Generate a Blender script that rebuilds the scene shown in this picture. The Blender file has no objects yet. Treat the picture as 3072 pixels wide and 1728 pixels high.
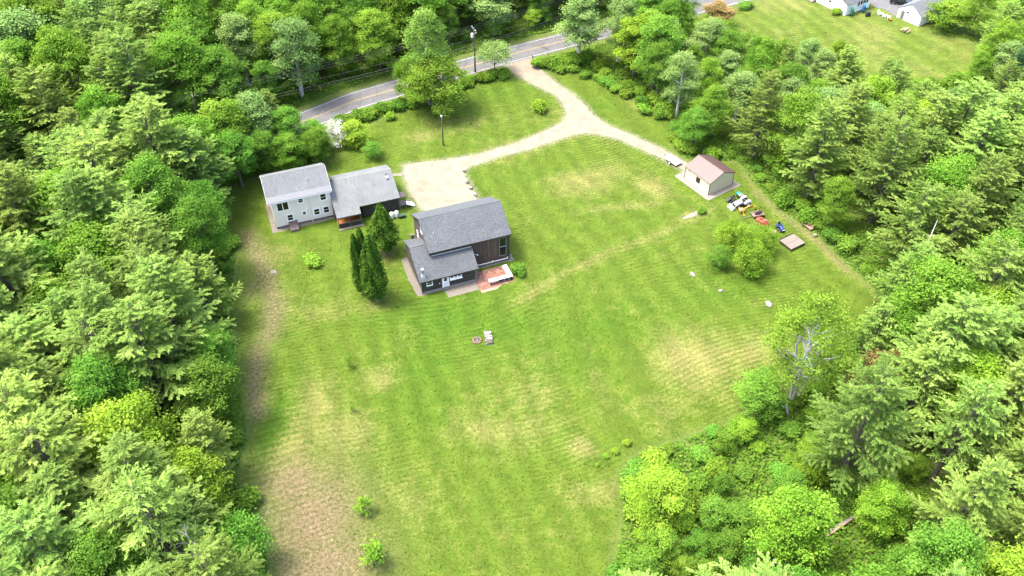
import bpy, bmesh, math, random
import numpy as np
from mathutils import Vector, Matrix, noise as mnoise
from mathutils.geometry import tessellate_polygon

R = math.radians
scene = bpy.context.scene
col = scene.collection

# ------------------------------------------------------------------ camera, sky, sun, exposure
CAM_H, CAM_PITCH, FPX = 97.0, 43.5, 2600.0            # metres, degrees below the horizon, focal length in photo pixels
cd = bpy.data.cameras.new('camera'); cam = bpy.data.objects.new('camera', cd); col.objects.link(cam)
cam.location = (0, 0, CAM_H); cam.rotation_euler = (R(90 - CAM_PITCH), 0, 0)
cd.sensor_width = 36.0; cd.lens = 36.0 * FPX / 3072.0; cd.clip_end = 9000
scene.camera = cam
SUN_AZ = (-1.0, 0.10)                                  # horizontal direction towards the sun
SUN_EL = 67.0
w = bpy.data.worlds.new('World'); scene.world = w; w.use_nodes = True
nt = w.node_tree; bg = nt.nodes['Background']
sky = nt.nodes.new('ShaderNodeTexSky'); sky.sky_type = 'NISHITA'; sky.sun_disc = False
sky.sun_elevation = R(SUN_EL); sky.sun_rotation = math.atan2(SUN_AZ[0], SUN_AZ[1]); sky.dust_density = 4.5; sky.air_density = 1.0; sky.ozone_density = .6
nt.links.new(sky.outputs['Color'], bg.inputs['Color']); bg.inputs['Strength'].default_value = 0.15
sd = bpy.data.lights.new('sun', 'SUN'); sun = bpy.data.objects.new('sun', sd); col.objects.link(sun)
sd.energy = 1.3; sd.angle = R(13.0); sd.color = (1.0, 0.95, 0.86)
h = math.hypot(*SUN_AZ)
sdir = Vector((SUN_AZ[0]/h*math.cos(R(SUN_EL)), SUN_AZ[1]/h*math.cos(R(SUN_EL)), math.sin(R(SUN_EL))))
sun.rotation_euler = sdir.to_track_quat('Z', 'Y').to_euler(); sun.location = sdir * 300
vs = scene.view_settings
vs.view_transform = 'Standard'; vs.look = 'None'; vs.gamma = 1; vs.use_curve_mapping = False; vs.exposure = 2.70
scene.cycles.max_bounces = 7; scene.cycles.diffuse_bounces = 3; scene.cycles.transmission_bounces = 3

# ------------------------------------------------------------------ photo pixel -> place
_c, _s = math.cos(R(CAM_PITCH)), math.sin(R(CAM_PITCH))
def ray(px, py):
    x = (px - 1536) / FPX; y = -(py - 864) / FPX
    return Vector((x, _c + y*_s, -_s + y*_c))
def S(px, py, z=0.0):                                   # photo pixel (3072 wide) -> point at height z
    d = ray(px, py); t = (z - CAM_H) / d.z
    return Vector((d.x*t, d.y*t, z))
def D(x, y, z=0.0): return S(x*1.1925, y*1.1925, z)     # the same, from a 2576-wide view
def Z1(x, y): return (740 + x/4.262, 450 + y/4.262)
def Z2(x, y): return (1000 + x/4.026, 560 + y/4.026)
def Z3(x, y): return (1950 + x/4.14, 430 + y/4.14)
def Z4(x, y): return (800 + x/2.576, 60 + y/2.576)
def Z5(x, y): return (1700 + x/1.8776, y/1.8776)
def Z6(x, y): return (2150 + x/7.2455, 560 + y/7.2455)
def Z7(x, y): return (2400 + x/5.152, y/5.152)
def project(p):
    d = Vector(p) - Vector((0, 0, CAM_H))
    zz = d.y*_c - d.z*_s; up = d.y*_s + d.z*_c
    return 1536 + FPX*d.x/zz, 864 - FPX*up/zz
class Frame:
    def __init__(s, o, deg): s.o = Vector((o[0], o[1], 0)); s.a = R(deg); s.u = Vector((math.cos(s.a), math.sin(s.a), 0)); s.v = Vector((-math.sin(s.a), math.cos(s.a), 0))
    def loc(s, p): d = Vector((p[0], p[1], 0)) - s.o; return d.dot(s.u), d.dot(s.v)
    def wall(s, px, py, v=0.0):                         # pixel on the wall plane v = const -> (u, z)
        d = ray(px, py); o = Vector((0, 0, CAM_H)); t = (v - (o - s.o).dot(s.v)) / d.dot(s.v); p = o + d*t
        return (p - s.o).dot(s.u), p.z
    def pt(s, u, v, z=0): p = s.o + s.u*u + s.v*v; return Vector((p.x, p.y, z))

# ------------------------------------------------------------------ mesh helpers
class MB:
    def __init__(s): s.v = []; s.f = []
    def poly(s, pts): n = len(s.v); s.v += [tuple(p) for p in pts]; s.f.append(tuple(range(n, n+len(pts)))); return s
    def hexa(s, b, t):
        n = len(s.v); s.v += [tuple(p) for p in b] + [tuple(p) for p in t]; k = len(b)
        s.f.append(tuple(n+i for i in reversed(range(k)))); s.f.append(tuple(n+k+i for i in range(k)))
        for i in range(k): j = (i+1) % k; s.f.append((n+i, n+j, n+k+j, n+k+i))
        return s
    def box(s, x0, x1, y0, y1, z0, z1):
        q = [(x0, y0), (x1, y0), (x1, y1), (x0, y1)]
        return s.hexa([(x, y, z0) for x, y in q], [(x, y, z1) for x, y in q])
    def bar(s, a, b, w, h=None, up=(0, 0, 1)):            # square bar between two points
        a, b = Vector(a), Vector(b); d = (b-a).normalized(); up = Vector(up)
        if abs(d.dot(up)) > .95: up = Vector((1, 0, 0))
        x = d.cross(up).normalized(); y = x.cross(d).normalized(); h = h or w
        q = [x*w/2 + y*h/2, -x*w/2 + y*h/2, -x*w/2 - y*h/2, x*w/2 - y*h/2]
        return s.hexa([a+p for p in q], [b+p for p in q])
    def tube(s, pts, rad, n=6, cap=True):
        rings = []; prev = None
        for i, p in enumerate(pts):
            p = Vector(p); d = (Vector(pts[min(i+1, len(pts)-1)]) - Vector(pts[max(i-1, 0)]))
            d = d.normalized() if d.length > 1e-9 else Vector((0, 0, 1))
            r = rad[i] if hasattr(rad, '__len__') else rad
            up = Vector((0, 0, 1)) if abs(d.z) < .9 else Vector((1, 0, 0))
            x = d.cross(up).normalized(); y = x.cross(d)
            b = len(s.v)
            for k in range(n): a = 2*math.pi*k/n; s.v.append(tuple(p + x*(r*math.cos(a)) + y*(r*math.sin(a))))
            rings.append(b)
        for a, b in zip(rings, rings[1:]):
            for k in range(n): j = (k+1) % n; s.f.append((a+k, a+j, b+j, b+k))
        if cap: s.f.append(tuple(rings[0]+k for k in reversed(range(n)))); s.f.append(tuple(rings[-1]+k for k in range(n)))
        return s
    def lathe(s, prof, n=12, o=(0, 0, 0)):                # (r, z) profile about z
        return s.tube([(o[0], o[1], o[2]+z + i*1e-7) for i, (r, z) in enumerate(prof)], [r for r, z in prof], n)
    def cyl(s, c, axis, r, L, n=14):
        c, ax = Vector(c), Vector(axis).normalized(); return s.tube([c-ax*L/2, c+ax*L/2], r, n)
    def rock(s, c, rx, ry, rz, seed=0, sub=1):
        bm = bmesh.new(); bmesh.ops.create_icosphere(bm, subdivisions=sub, radius=1); n = len(s.v)
        for v in bm.verts:
            k = 1 + .35*mnoise.noise(v.co*1.3 + Vector((seed*3.7, seed, 0)))
            s.v.append((c[0]+v.co.x*rx*k, c[1]+v.co.y*ry*k, c[2]+v.co.z*rz*k))
        bm.verts.ensure_lookup_table(); s.f += [tuple(n+v.index for v in f.verts) for f in bm.faces]; bm.free(); return s
    def mesh(s, name):
        me = bpy.data.meshes.new(name); me.from_pydata(s.v, [], s.f); me.update(); return me
def link(name, me, m, parent=None, loc=(0, 0, 0), rz=0.0, rot=None):
    o = bpy.data.objects.new(name, me); col.objects.link(o)
    if me is not None and m is not None:
        if not me.materials: me.materials.append(M[m] if isinstance(m, str) else m)
    if parent: o.parent = parent
    o.location = loc; o.rotation_euler = rot or (0, 0, rz)
    return o
def part(name, mb, m, parent=None, loc=(0, 0, 0), rz=0.0, rot=None, smooth=False, bevel=0):
    me = mb.mesh(name)
    o = link(name, me, m, parent, loc, rz, rot)
    if smooth: me.shade_smooth()
    if bevel:
        b = o.modifiers.new('bevel', 'BEVEL'); b.width = bevel; b.segments = 2
    return o
def tag(o, label, cat, group=None):
    o['label'] = label; o['category'] = cat
    if group: o['group'] = group
    return o
def thing(name, label, cat, loc=(0, 0, 0), rz=0.0, group=None):
    o = bpy.data.objects.new(name, None); col.objects.link(o); o.empty_display_size = .3
    o.location = loc; o.rotation_euler = (0, 0, rz); return tag(o, label, cat, group)
def struct(o): o['kind'] = 'structure'; return o

# ------------------------------------------------------------------ materials
M = {}
ALB = .45                                              # overall reflectance of built and mineral surfaces
def dim(c): return tuple(x*ALB for x in c)
def nodes(name):
    m = bpy.data.materials.new(name); m.use_nodes = True; M[name] = m
    t = m.node_tree; return m, t, t.nodes['Principled BSDF']
def N(t, kind, **kw):
    n = t.nodes.new('ShaderNode' + kind)
    for k, v in kw.items():
        if k in n.inputs: n.inputs[k].default_value = v
        else: setattr(n, k, v)
    return n
def coords(t, kind='Object', scale=(1, 1, 1), rot=(0, 0, 0)):
    tc = N(t, 'TexCoord'); mp = N(t, 'Mapping'); t.links.new(tc.outputs[kind], mp.inputs['Vector'])
    mp.inputs['Scale'].default_value = scale; mp.inputs['Rotation'].default_value = rot; return mp.outputs['Vector']
def noise(t, vec, scale, detail=4, rough=.6):
    n = N(t, 'TexNoise'); n.inputs['Scale'].default_value = scale; n.inputs['Detail'].default_value = detail; n.inputs['Roughness'].default_value = rough
    if vec is not None: t.links.new(vec, n.inputs['Vector'])
    return n.outputs['Fac']
def ramp(t, fac, stops):
    r = N(t, 'ValToRGB'); e = r.color_ramp.elements
    while len(e) < len(stops): e.new(.5)
    for k, (p, c) in enumerate(stops): e[k].position = p; e[k].color = (*c, 1) if len(c) == 3 else c
    t.links.new(fac, r.inputs['Fac']); return r.outputs['Color']
def mix(t, fac, a, b, blend='MIX'):
    n = N(t, 'Mix', data_type='RGBA', blend_type=blend)
    for sock, val in ((n.inputs[0], fac), (n.inputs[6], a), (n.inputs[7], b)):
        if isinstance(val, (int, float)): sock.default_value = val
        elif isinstance(val, tuple): sock.default_value = (*val, 1)
        else: t.links.new(val, sock)
    return n.outputs[2]
def math_(t, op, a, b=None, clamp=False):
    n = N(t, 'Math', operation=op); n.use_clamp = clamp
    for k, v in enumerate((a, b)):
        if v is None: continue
        if isinstance(v, (int, float)): n.inputs[k].default_value = v
        else: t.links.new(v, n.inputs[k])
    return n.outputs[0]
def bump(t, b, hgt, strength=.4, dist=.02):
    n = N(t, 'Bump'); n.inputs['Strength'].default_value = strength; n.inputs['Distance'].default_value = dist
    t.links.new(hgt, n.inputs['Height']); t.links.new(n.outputs['Normal'], b.inputs['Normal'])
def plain(name, c, rough=.7, var=.25, scale=4.0, metal=0.0, stretch=(1, 1, 1), c2=None, bmp=.25):
    c = dim(c); c2 = dim(c2) if c2 else None
    m, t, b = nodes(name); v = coords(t, 'Object', stretch)
    f = noise(t, v, scale, 5, .65)
    lo = tuple(x*(1-var) for x in c); hi = c2 or tuple(min(1, x*(1+var)) for x in c)
    t.links.new(ramp(t, f, [(.28, lo), (.72, hi)]), b.inputs['Base Color'])
    b.inputs['Roughness'].default_value = rough; b.inputs['Metallic'].default_value = metal
    if bmp: bump(t, b, f, bmp, .02)
    return m
def shingle(name, c1, c2, speck, lichen=None):
    c1, c2, speck = dim(c1), dim(c2), dim(speck); lichen = dim(lichen) if lichen else None
    m, t, b = nodes(name); v = coords(t)
    br = N(t, 'TexBrick'); br.offset = .5; t.links.new(v, br.inputs['Vector'])
    br.inputs['Color1'].default_value = (*c1, 1); br.inputs['Color2'].default_value = (*c2, 1); br.inputs['Mortar'].default_value = (*[x*.45 for x in c1], 1)
    br.inputs['Scale'].default_value = 1.0; br.inputs['Mortar Size'].default_value = .012; br.inputs['Brick Width'].default_value = .34; br.inputs['Row Height'].default_value = .15
    f = noise(t, v, 5.5, 6, .8); big = noise(t, v, .35, 4)
    colr = mix(t, ramp(t, f, [(.42, (0, 0, 0)), (.66, (1, 1, 1))]), br.outputs['Color'], speck)
    colr = mix(t, .75, colr, ramp(t, big, [(.3, (.72, .74, .76)), (.7, (1.1, 1.1, 1.1))]), 'MULTIPLY')
    if lichen: colr = mix(t, ramp(t, noise(t, coords(t, 'Object', (1.6, .35, 1)), 1.2, 5, .75), [(.5, (0, 0, 0)), (.72, (.75, .75, .75))]), colr, lichen)
    t.links.new(colr, b.inputs['Base Color']); b.inputs['Roughness'].default_value = .9
    bump(t, b, math_(t, 'ADD', br.outputs['Fac'], f), .5, .02)
def siding(name, c, period, axis=2, var=.08, dark=.55, rough=.65):
    c = dim(c)
    m, t, b = nodes(name); tc = N(t, 'TexCoord'); sx = N(t, 'SeparateXYZ'); t.links.new(tc.outputs['Object'], sx.inputs[0])
    fr = math_(t, 'FRACT', math_(t, 'DIVIDE', sx.outputs[axis], period))
    line = math_(t, 'LESS_THAN', fr, .13)
    f = noise(t, coords(t, 'Object', (1, 1, 3)), 2.0, 5)
    base = ramp(t, f, [(.3, tuple(x*(1-var) for x in c)), (.7, tuple(x*(1+var) for x in c))])
    t.links.new(mix(t, line, base, tuple(x*dark for x in c)), b.inputs['Base Color']); b.inputs['Roughness'].default_value = rough
    bump(t, b, fr, .6, .03)
shingle('roof_lichen', (.215, .232, .245), (.17, .186, .197), (.27, .285, .295), (.14, .143, .135))
shingle('roof_pale', (.24, .255, .255), (.215, .23, .232), (.275, .29, .288), (.15, .152, .138))
shingle('roof_slate', (.105, .118, .13), (.068, .078, .088), (.20, .218, .232))
siding('siding_cream', (1.55, 1.36, 1.22), .16, var=.05, dark=.82)
siding('siding_tan', (1.15, .98, .70), .19, var=.05, dark=.62)
siding('roof_brown', (.165, .098, .085), .42, axis=1, var=.06, dark=.7, rough=.45)
plain('white_paint', (1.6, 1.58, 1.57), .5, .03); plain('trim_brown', (.07, .04, .03), .5, .2)
plain('glass_dark', (.015, .02, .022), .08, .2, bmp=0); plain('pipe_white', (.75, .75, .75), .4, .05)
plain('barn_board', (.028, .022, .019), .9, .45, 1.6, stretch=(9, 9, .5), c2=(.17, .125, .095))
plain('barn_board_grey', (.045, .04, .036), .9, .4, 1.6, stretch=(9, 9, .5), c2=(.24, .205, .17))
plain('barn_board_brown', (.05, .028, .017), .9, .4, 1.6, stretch=(9, 9, .5), c2=(.25, .14, .085))
siding('leanto_shingle', (.07, .06, .048), .22, var=.55, dark=.5, rough=.9)
siding('weathered_wood', (.065, .054, .043), .2, var=.3, dark=.45, rough=.9)
plain('stone', (.21, .19, .16), .9, .35, 3); plain('stone_pale', (.33, .31, .28), .9, .2, 3)
plain('concrete', (.23, .20, .16), .9, .35, 3.5); plain('concrete_pale', (.31, .275, .225), .9, .25, 3)
plain('wood_orange', (.46, .17, .025), .5, .35, 2.5, stretch=(1, 1, 6)); plain('wood_grey', (.27, .23, .19), .9, .18, 3, stretch=(.4, 6, 1))
plain('wood_tan', (.42, .29, .18), .85, .2, 4); plain('wood_pink', (.40, .235, .18), .85, .25, 4)
plain('hatch_red', (.085, .035, .032), .5, .25); plain('metal_grey', (.42, .44, .45), .4, .2, metal=.4)
plain('metal_dark', (.035, .036, .038), .5, .4); plain('rubber', (.02, .02, .02), .85, .3)
plain('tank_white', (1.2, 1.2, 1.17), .3, .05, bmp=0); plain('paint_orange', (.62, .28, .025), .5, .25); plain('paint_red', (.48, .10, .045), .55, .3)
plain('paint_blue', (.02, .07, .26), .35, .3); plain('paint_teal', (.02, .32, .25), .45, .2); plain('paint_yellow', (.70, .48, .06), .5, .15)
plain('cloth_green', (.02, .33, .14), .6, .15); plain('cloth_blue', (.02, .25, .60), .5, .15)
plain('copper', (.36, .19, .12), .7, .3); plain('pole_wood', (.10, .085, .07), .9, .3, 5); plain('wire', (.06, .06, .06), .6, .1)
plain('paver_a', (.33, .15, .105), .9, .25, 5); plain('paver_b', (.40, .21, .15), .9, .2, 5); plain('paver_c', (.26, .115, .08), .9, .3, 5); plain('paver_edge', (.42, .27, .195), .9, .14, 3)
plain('birch_log', (.66, .63, .58), .8, .25, 6); plain('log_end', (.45, .33, .2), .8, .2, 8); plain('log_dark', (.12, .09, .07), .9, .3, 6)
plain('bark', (.15, .13, .10), .95, .35, 3, stretch=(3, 3, .6)); plain('bark_pale', (.34, .31, .28), .95, .25, 3, stretch=(3, 3, .8)); plain('bark_white', (.80, .76, .70), .9, .25, 4)
plain('car_black', (.02, .022, .025), .2, .2, bmp=0)
def leaf(name, c_lo, c_hi, c_old, trans=.42):
    m = bpy.data.materials.new(name); m.use_nodes = True; M[name] = m; t = m.node_tree; t.nodes.remove(t.nodes['Principled BSDF'])
    at = N(t, 'Attribute', attribute_name='tint'); oi = N(t, 'ObjectInfo')
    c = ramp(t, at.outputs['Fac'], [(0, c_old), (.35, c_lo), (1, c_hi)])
    hs = N(t, 'HueSaturation'); t.links.new(c, hs.inputs['Color'])
    hv = N(t, 'MapRange'); hv.inputs['To Min'].default_value = .488; hv.inputs['To Max'].default_value = .512; t.links.new(oi.outputs['Random'], hv.inputs['Value']); t.links.new(hv.outputs[0], hs.inputs['Hue'])
    rv = math_(t, 'FRACT', math_(t, 'MULTIPLY', oi.outputs['Random'], 17.31)); vv = N(t, 'MapRange'); vv.inputs['To Min'].default_value = .78; vv.inputs['To Max'].default_value = 1.22; t.links.new(rv, vv.inputs['Value']); t.links.new(vv.outputs[0], hs.inputs['Value'])
    d = N(t, 'BsdfDiffuse'); tr = N(t, 'BsdfTranslucent'); mx = N(t, 'MixShader'); mx.inputs[0].default_value = trans
    t.links.new(hs.outputs[0], d.inputs['Color']); t.links.new(mix(t, .65, hs.outputs[0], (1.12, 1.06, .5), 'MULTIPLY'), tr.inputs['Color'])
    t.links.new(d.outputs[0], mx.inputs[1]); t.links.new(tr.outputs[0], mx.inputs[2]); t.links.new(mx.outputs[0], t.nodes['Material Output'].inputs['Surface'])
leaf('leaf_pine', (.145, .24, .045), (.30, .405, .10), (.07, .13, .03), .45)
leaf('leaf_feather', (.16, .285, .048), (.29, .42, .095), (.08, .15, .03), .45)
leaf('leaf_maple', (.105, .215, .022), (.21, .335, .045), (.052, .115, .016), .46)
leaf('leaf_oak', (.09, .205, .025), (.165, .30, .045), (.045, .105, .017), .46)
leaf('leaf_yellow', (.135, .255, .022), (.25, .375, .045), (.075, .155, .016))
leaf('leaf_pale', (.145, .245, .062), (.27, .37, .125), (.08, .145, .04))
leaf('leaf_cedar', (.042, .095, .012), (.095, .17, .022), (.014, .035, .008), .2)
leaf('leaf_dark', (.03, .075, .03), (.06, .12, .045), (.015, .035, .018), .2)
leaf('leaf_rust', (.20, .15, .055), (.33, .24, .10), (.10, .09, .03))
leaf('leaf_white', (.55, .55, .48), (.75, .75, .7), (.12, .20, .04), .3)
leaf('leaf_brush', (.085, .175, .02), (.175, .285, .035), (.042, .085, .016))

# ------------------------------------------------------------------ outlines on the ground (from the photograph)
def P(pts): return np.array([tuple(D(x, y))[:2] for x, y in pts])
YARD = P([(840,345),(1000,285),(1150,215),(1290,187),(1350,172),(1400,180),(1480,182),(1560,232),(1650,288),(1692,305),(1700,390),(1735,405),(1850,408),(1890,460),(1960,530),(2060,600),(2120,660),(2215,745),
          (2160,830),(2090,920),(2000,985),(1900,1030),(1850,1055),(1700,1105),(1600,1138),(1562,1185),(1562,1300),(1530,1449),(1490,1640),(720,1640),(690,1449),(655,1300),(605,1200),(630,1110),(612,960),(596,850),(592,760),(600,640),(580,560),(570,480),(640,452),(700,442),(850,400)])
NEIGH = P([(1760,85),(1850,20),(2050,-40),(2760,-60),(2760,20),(2330,85),(2440,100),(2475,150),(2450,215),(2300,225),(2100,190),(1950,165)])
DRIVE = [(1283,178),(1310,196),(1350,216),(1400,240),(1420,268),(1426,290),(1412,310),(1380,326),(1300,360),(1200,390),(1100,405),(1016,415),(1016,440),(1030,480),(1055,520),(1085,545),(1150,530),(1205,510),(1188,480),(1166,435),(1178,420),(1250,395),(1330,375),(1420,345),(1460,334),(1500,336),(1560,351),(1640,386),(1700,416),(1722,432),(1745,418),(1660,372),(1600,345),(1530,315),(1492,290),(1475,268),(1440,236),(1400,210),(1372,186),(1350,164),(1338,142),(1300,150),(1262,163)]
ROAD = [tuple(S(x, y))[:2] for x, y in [(955,347),(1068,301),(1169,272),(1374,208),(1537,162),(1654,132),(1774,101),(2073,24)]]
def pdist(pts, poly, closed=True):
    pts = np.asarray(pts); a = poly; b = np.roll(poly, -1, 0)
    if not closed: a, b = poly[:-1], poly[1:]
    best = np.full(len(pts), 1e9)
    for p, q in zip(a, b):
        d = q-p; t = np.clip(((pts-p)@d)/max(d@d, 1e-9), 0, 1); best = np.minimum(best, np.linalg.norm(pts-(p+t[:, None]*d), axis=1))
    return best
def inside(pts, poly):
    pts = np.asarray(pts); x, y = pts[:, 0], pts[:, 1]; r = np.zeros(len(pts), bool); n = len(poly)
    for i in range(n):
        x1, y1 = poly[i]; x2, y2 = poly[(i+1) % n]
        c = ((y1 > y) != (y2 > y)) & (x < (x2-x1)*(y-y1)/(y2-y1+1e-12)+x1); r ^= c
    return r
def catmull(pts, step=1.0):
    pts = [np.array(p, float) for p in pts]; out = []
    for i in range(len(pts)-1):
        p0 = pts[max(i-1, 0)]; p1 = pts[i]; p2 = pts[i+1]; p3 = pts[min(i+2, len(pts)-1)]
        n = max(2, int(np.linalg.norm(p2-p1)/step))
        for k in range(n):
            t = k/n; out.append(.5*((2*p1)+(p2-p0)*t+(2*p0-5*p1+4*p2-p3)*t*t+(3*p1-p0-3*p2+p3)*t**3))
    out.append(pts[-1]); return np.array(out)
_r = [np.array(p) for p in ROAD]
d0 = (_r[0]-_r[2]); d0 /= np.linalg.norm(d0); d1 = (_r[-1]-_r[-3]); d1 /= np.linalg.norm(d1)
_pre = [_r[0]+d0*k + np.array([0, -1])*(k/60)**2*6 for k in (200, 120, 60, 25)]
_post = [_r[-1]+d1*k for k in (40, 120, 220)]
ROADC = catmull(_pre+_r+_post, 3.0)

# ------------------------------------------------------------------ ground sheet
def axis(lo, hi, step, far):
    a = list(np.arange(lo, hi+.01, step)); s = step
    while a[0] > -far: s *= 1.35; a.insert(0, a[0]-s)
    s = step
    while a[-1] < far: s *= 1.35; a.append(a[-1]+s)
    return np.array(a)
gx = axis(-95, 95, .7, 4000); gy = axis(40, 205, .7, 4000)
GX, GY = np.meshgrid(gx, gy); pts = np.stack([GX.ravel(), GY.ravel()], 1)
def gauss(p, x, y, rx, ry, ang=0, pw=2):
    c = D(x, y); a = R(ang); dx = p[:, 0]-c.x; dy = p[:, 1]-c.y
    u = (dx*math.cos(a)+dy*math.sin(a))/rx; v = (-dx*math.sin(a)+dy*math.cos(a))/ry
    return np.exp(-np.power(u*u+v*v, pw/2))
def band(p, line, wdt): return np.exp(-(pdist(p, P(line), False)/wdt)**2)
RELIEF = [(1460,1130,3.2,2.6,0,.55), (1290,745,5,1.2,25,.12), (1500,640,14,1.3,27,.35)]
def relief(p): return sum(hh*gauss(p, x, y, rx, ry, a) for x, y, rx, ry, a, hh in RELIEF)
HZ = relief(pts)
iy = inside(pts, YARD); ni = inside(pts, NEIGH)
dy_, dn_ = pdist(pts, YARD), pdist(pts, NEIGH)
sy = np.where(iy, dy_, -dy_); sn = np.where(ni, dn_, -dn_)
lawn = np.clip(np.maximum(sy, sn)/2.0+.35, 0, 1)
droad = pdist(pts, ROADC, False)
verge = np.clip(1-(droad-3.4)/2.6, 0, 1)
dry = np.zeros(len(pts)); bare = np.zeros(len(pts)); lush = np.zeros(len(pts))
for x, y, rx, ry, a, k in [(1750,900,9,6,20,.95),(1900,880,6,3.5,30,.75),(1650,1010,7,5,10,.45),(1460,1128,2.2,1.8,0,1.0),(1500,940,2.2,5,15,.4),(1330,990,7,4,0,.45),(1280,1080,9,3.2,10,.5),(1480,450,9,4.5,15,.7),(1640,470,5,3,-40,.8),(1560,520,10,1.2,10,.5),
                           (1740,540,4,1.4,25,.9),(960,960,3,3,0,.75),(800,1010,4,5,0,.7),(850,1080,6,4,0,.6),(720,1130,4,7,0,.6),(1060,340,5,3,0,.45),(1200,300,10,4,0,.25),(1640,260,6,4,-45,.5),(1100,420,6,3,20,.3),(700,640,4,4,0,.5),(800,780,6,4,0,.35),(1050,1250,6,6,0,.25),(1520,1230,4,2,10,.5),(1300,1340,8,4,0,.22),(1600,1030,12,3,10,.25),
                           (1180,170,3,1.5,0,.5),(1900,760,3,2,0,.4),(1960,1000,6,3,20,.5),(1550,360,4,1.5,-15,.3)]:
    dry = np.maximum(dry, k*gauss(pts, x, y, rx, ry, a))
dry = np.maximum(dry, .6*band(pts, [(1290,765),(1420,690),(1530,640),(1650,590),(1745,552)], 1.15))
dry = np.maximum(dry, .6*band(pts, [(1870,440),(1950,520),(2060,605),(2130,675),(2215,745)], 1.3))
dry = np.maximum(dry, .45*band(pts, [(1430,300),(1470,330),(1300,368),(1200,392)], 3.6))
for x, y, rx, ry, a, k in [(790,1310,6.5,8.5,0,1.0),(740,1220,5,4.5,0,.9),(820,1420,7,6,0,1.0),(740,1430,5,6,0,.8),(690,780,2.0,4,0,.75),(688,690,.9,1.0,0,.9),(640,960,1.6,8,0,.75),(640,720,1.5,4,0,.5),(985,240,3,1.3,17,.6)]:
    bare = np.maximum(bare, k*gauss(pts, x, y, rx, ry, a))
bare = np.maximum(bare, .7*band(pts, [(622,590),(650,650),(680,720),(690,800),(672,850)], 1.7)); bare = np.maximum(bare, .75*band(pts, [(650,880),(640,960),(648,1040)], 1.5)); dry = np.maximum(dry, .6*band(pts, [(735,1050),(745,1120),(740,1200)], 2.5))
bare = np.maximum(bare, .7*band(pts, [(1900,485),(1960,530),(2060,610),(2130,680)], .65))
bare = np.maximum(bare, .35*band(pts, [(945,756),(946,762)], 1.6)); bare = np.maximum(bare, .7*band(pts, [(968,632),(970,640)], 1.3))
bare = np.maximum(bare, .9*verge*(sy < 2))
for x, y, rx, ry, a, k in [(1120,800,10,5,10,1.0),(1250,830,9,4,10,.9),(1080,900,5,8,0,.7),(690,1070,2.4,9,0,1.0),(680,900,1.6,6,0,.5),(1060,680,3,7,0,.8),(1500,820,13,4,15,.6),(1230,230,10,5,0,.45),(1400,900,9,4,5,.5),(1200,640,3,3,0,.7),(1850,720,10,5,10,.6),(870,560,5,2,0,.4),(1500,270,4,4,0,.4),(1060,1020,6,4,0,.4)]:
    lush = np.maximum(lush, k*gauss(pts, x, y, rx, ry, a))  # patches of deeper green over the lawn
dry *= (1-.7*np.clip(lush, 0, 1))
dry = np.where(sn > -1, np.maximum(.28, .5*np.sin(pts[:, 0]*.2)*np.sin(pts[:, 1]*.16)), dry)
dpoly = P(DRIVE); dd_ = pdist(pts, dpoly); fringe = np.where(inside(pts, dpoly), 1, np.clip(1-dd_/1.1, 0, 1))*.75
nx_, ny_ = len(gx), len(gy)
me = bpy.data.meshes.new('ground')
idx = np.arange(nx_*ny_).reshape(ny_, nx_); q = np.stack([idx[:-1, :-1], idx[:-1, 1:], idx[1:, 1:], idx[1:, :-1]], -1).reshape(-1, 4)
me.vertices.add(len(pts)); me.vertices.foreach_set('co', np.column_stack([pts, HZ]).ravel())
me.loops.add(q.size); me.loops.foreach_set('vertex_index', q.ravel()); me.polygons.add(len(q))
me.polygons.foreach_set('loop_start', np.arange(len(q))*4); me.update(calc_edges=True)
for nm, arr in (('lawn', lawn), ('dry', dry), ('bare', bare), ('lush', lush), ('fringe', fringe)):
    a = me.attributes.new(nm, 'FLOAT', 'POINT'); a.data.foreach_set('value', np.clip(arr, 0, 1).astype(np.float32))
me.shade_smooth()

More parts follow.
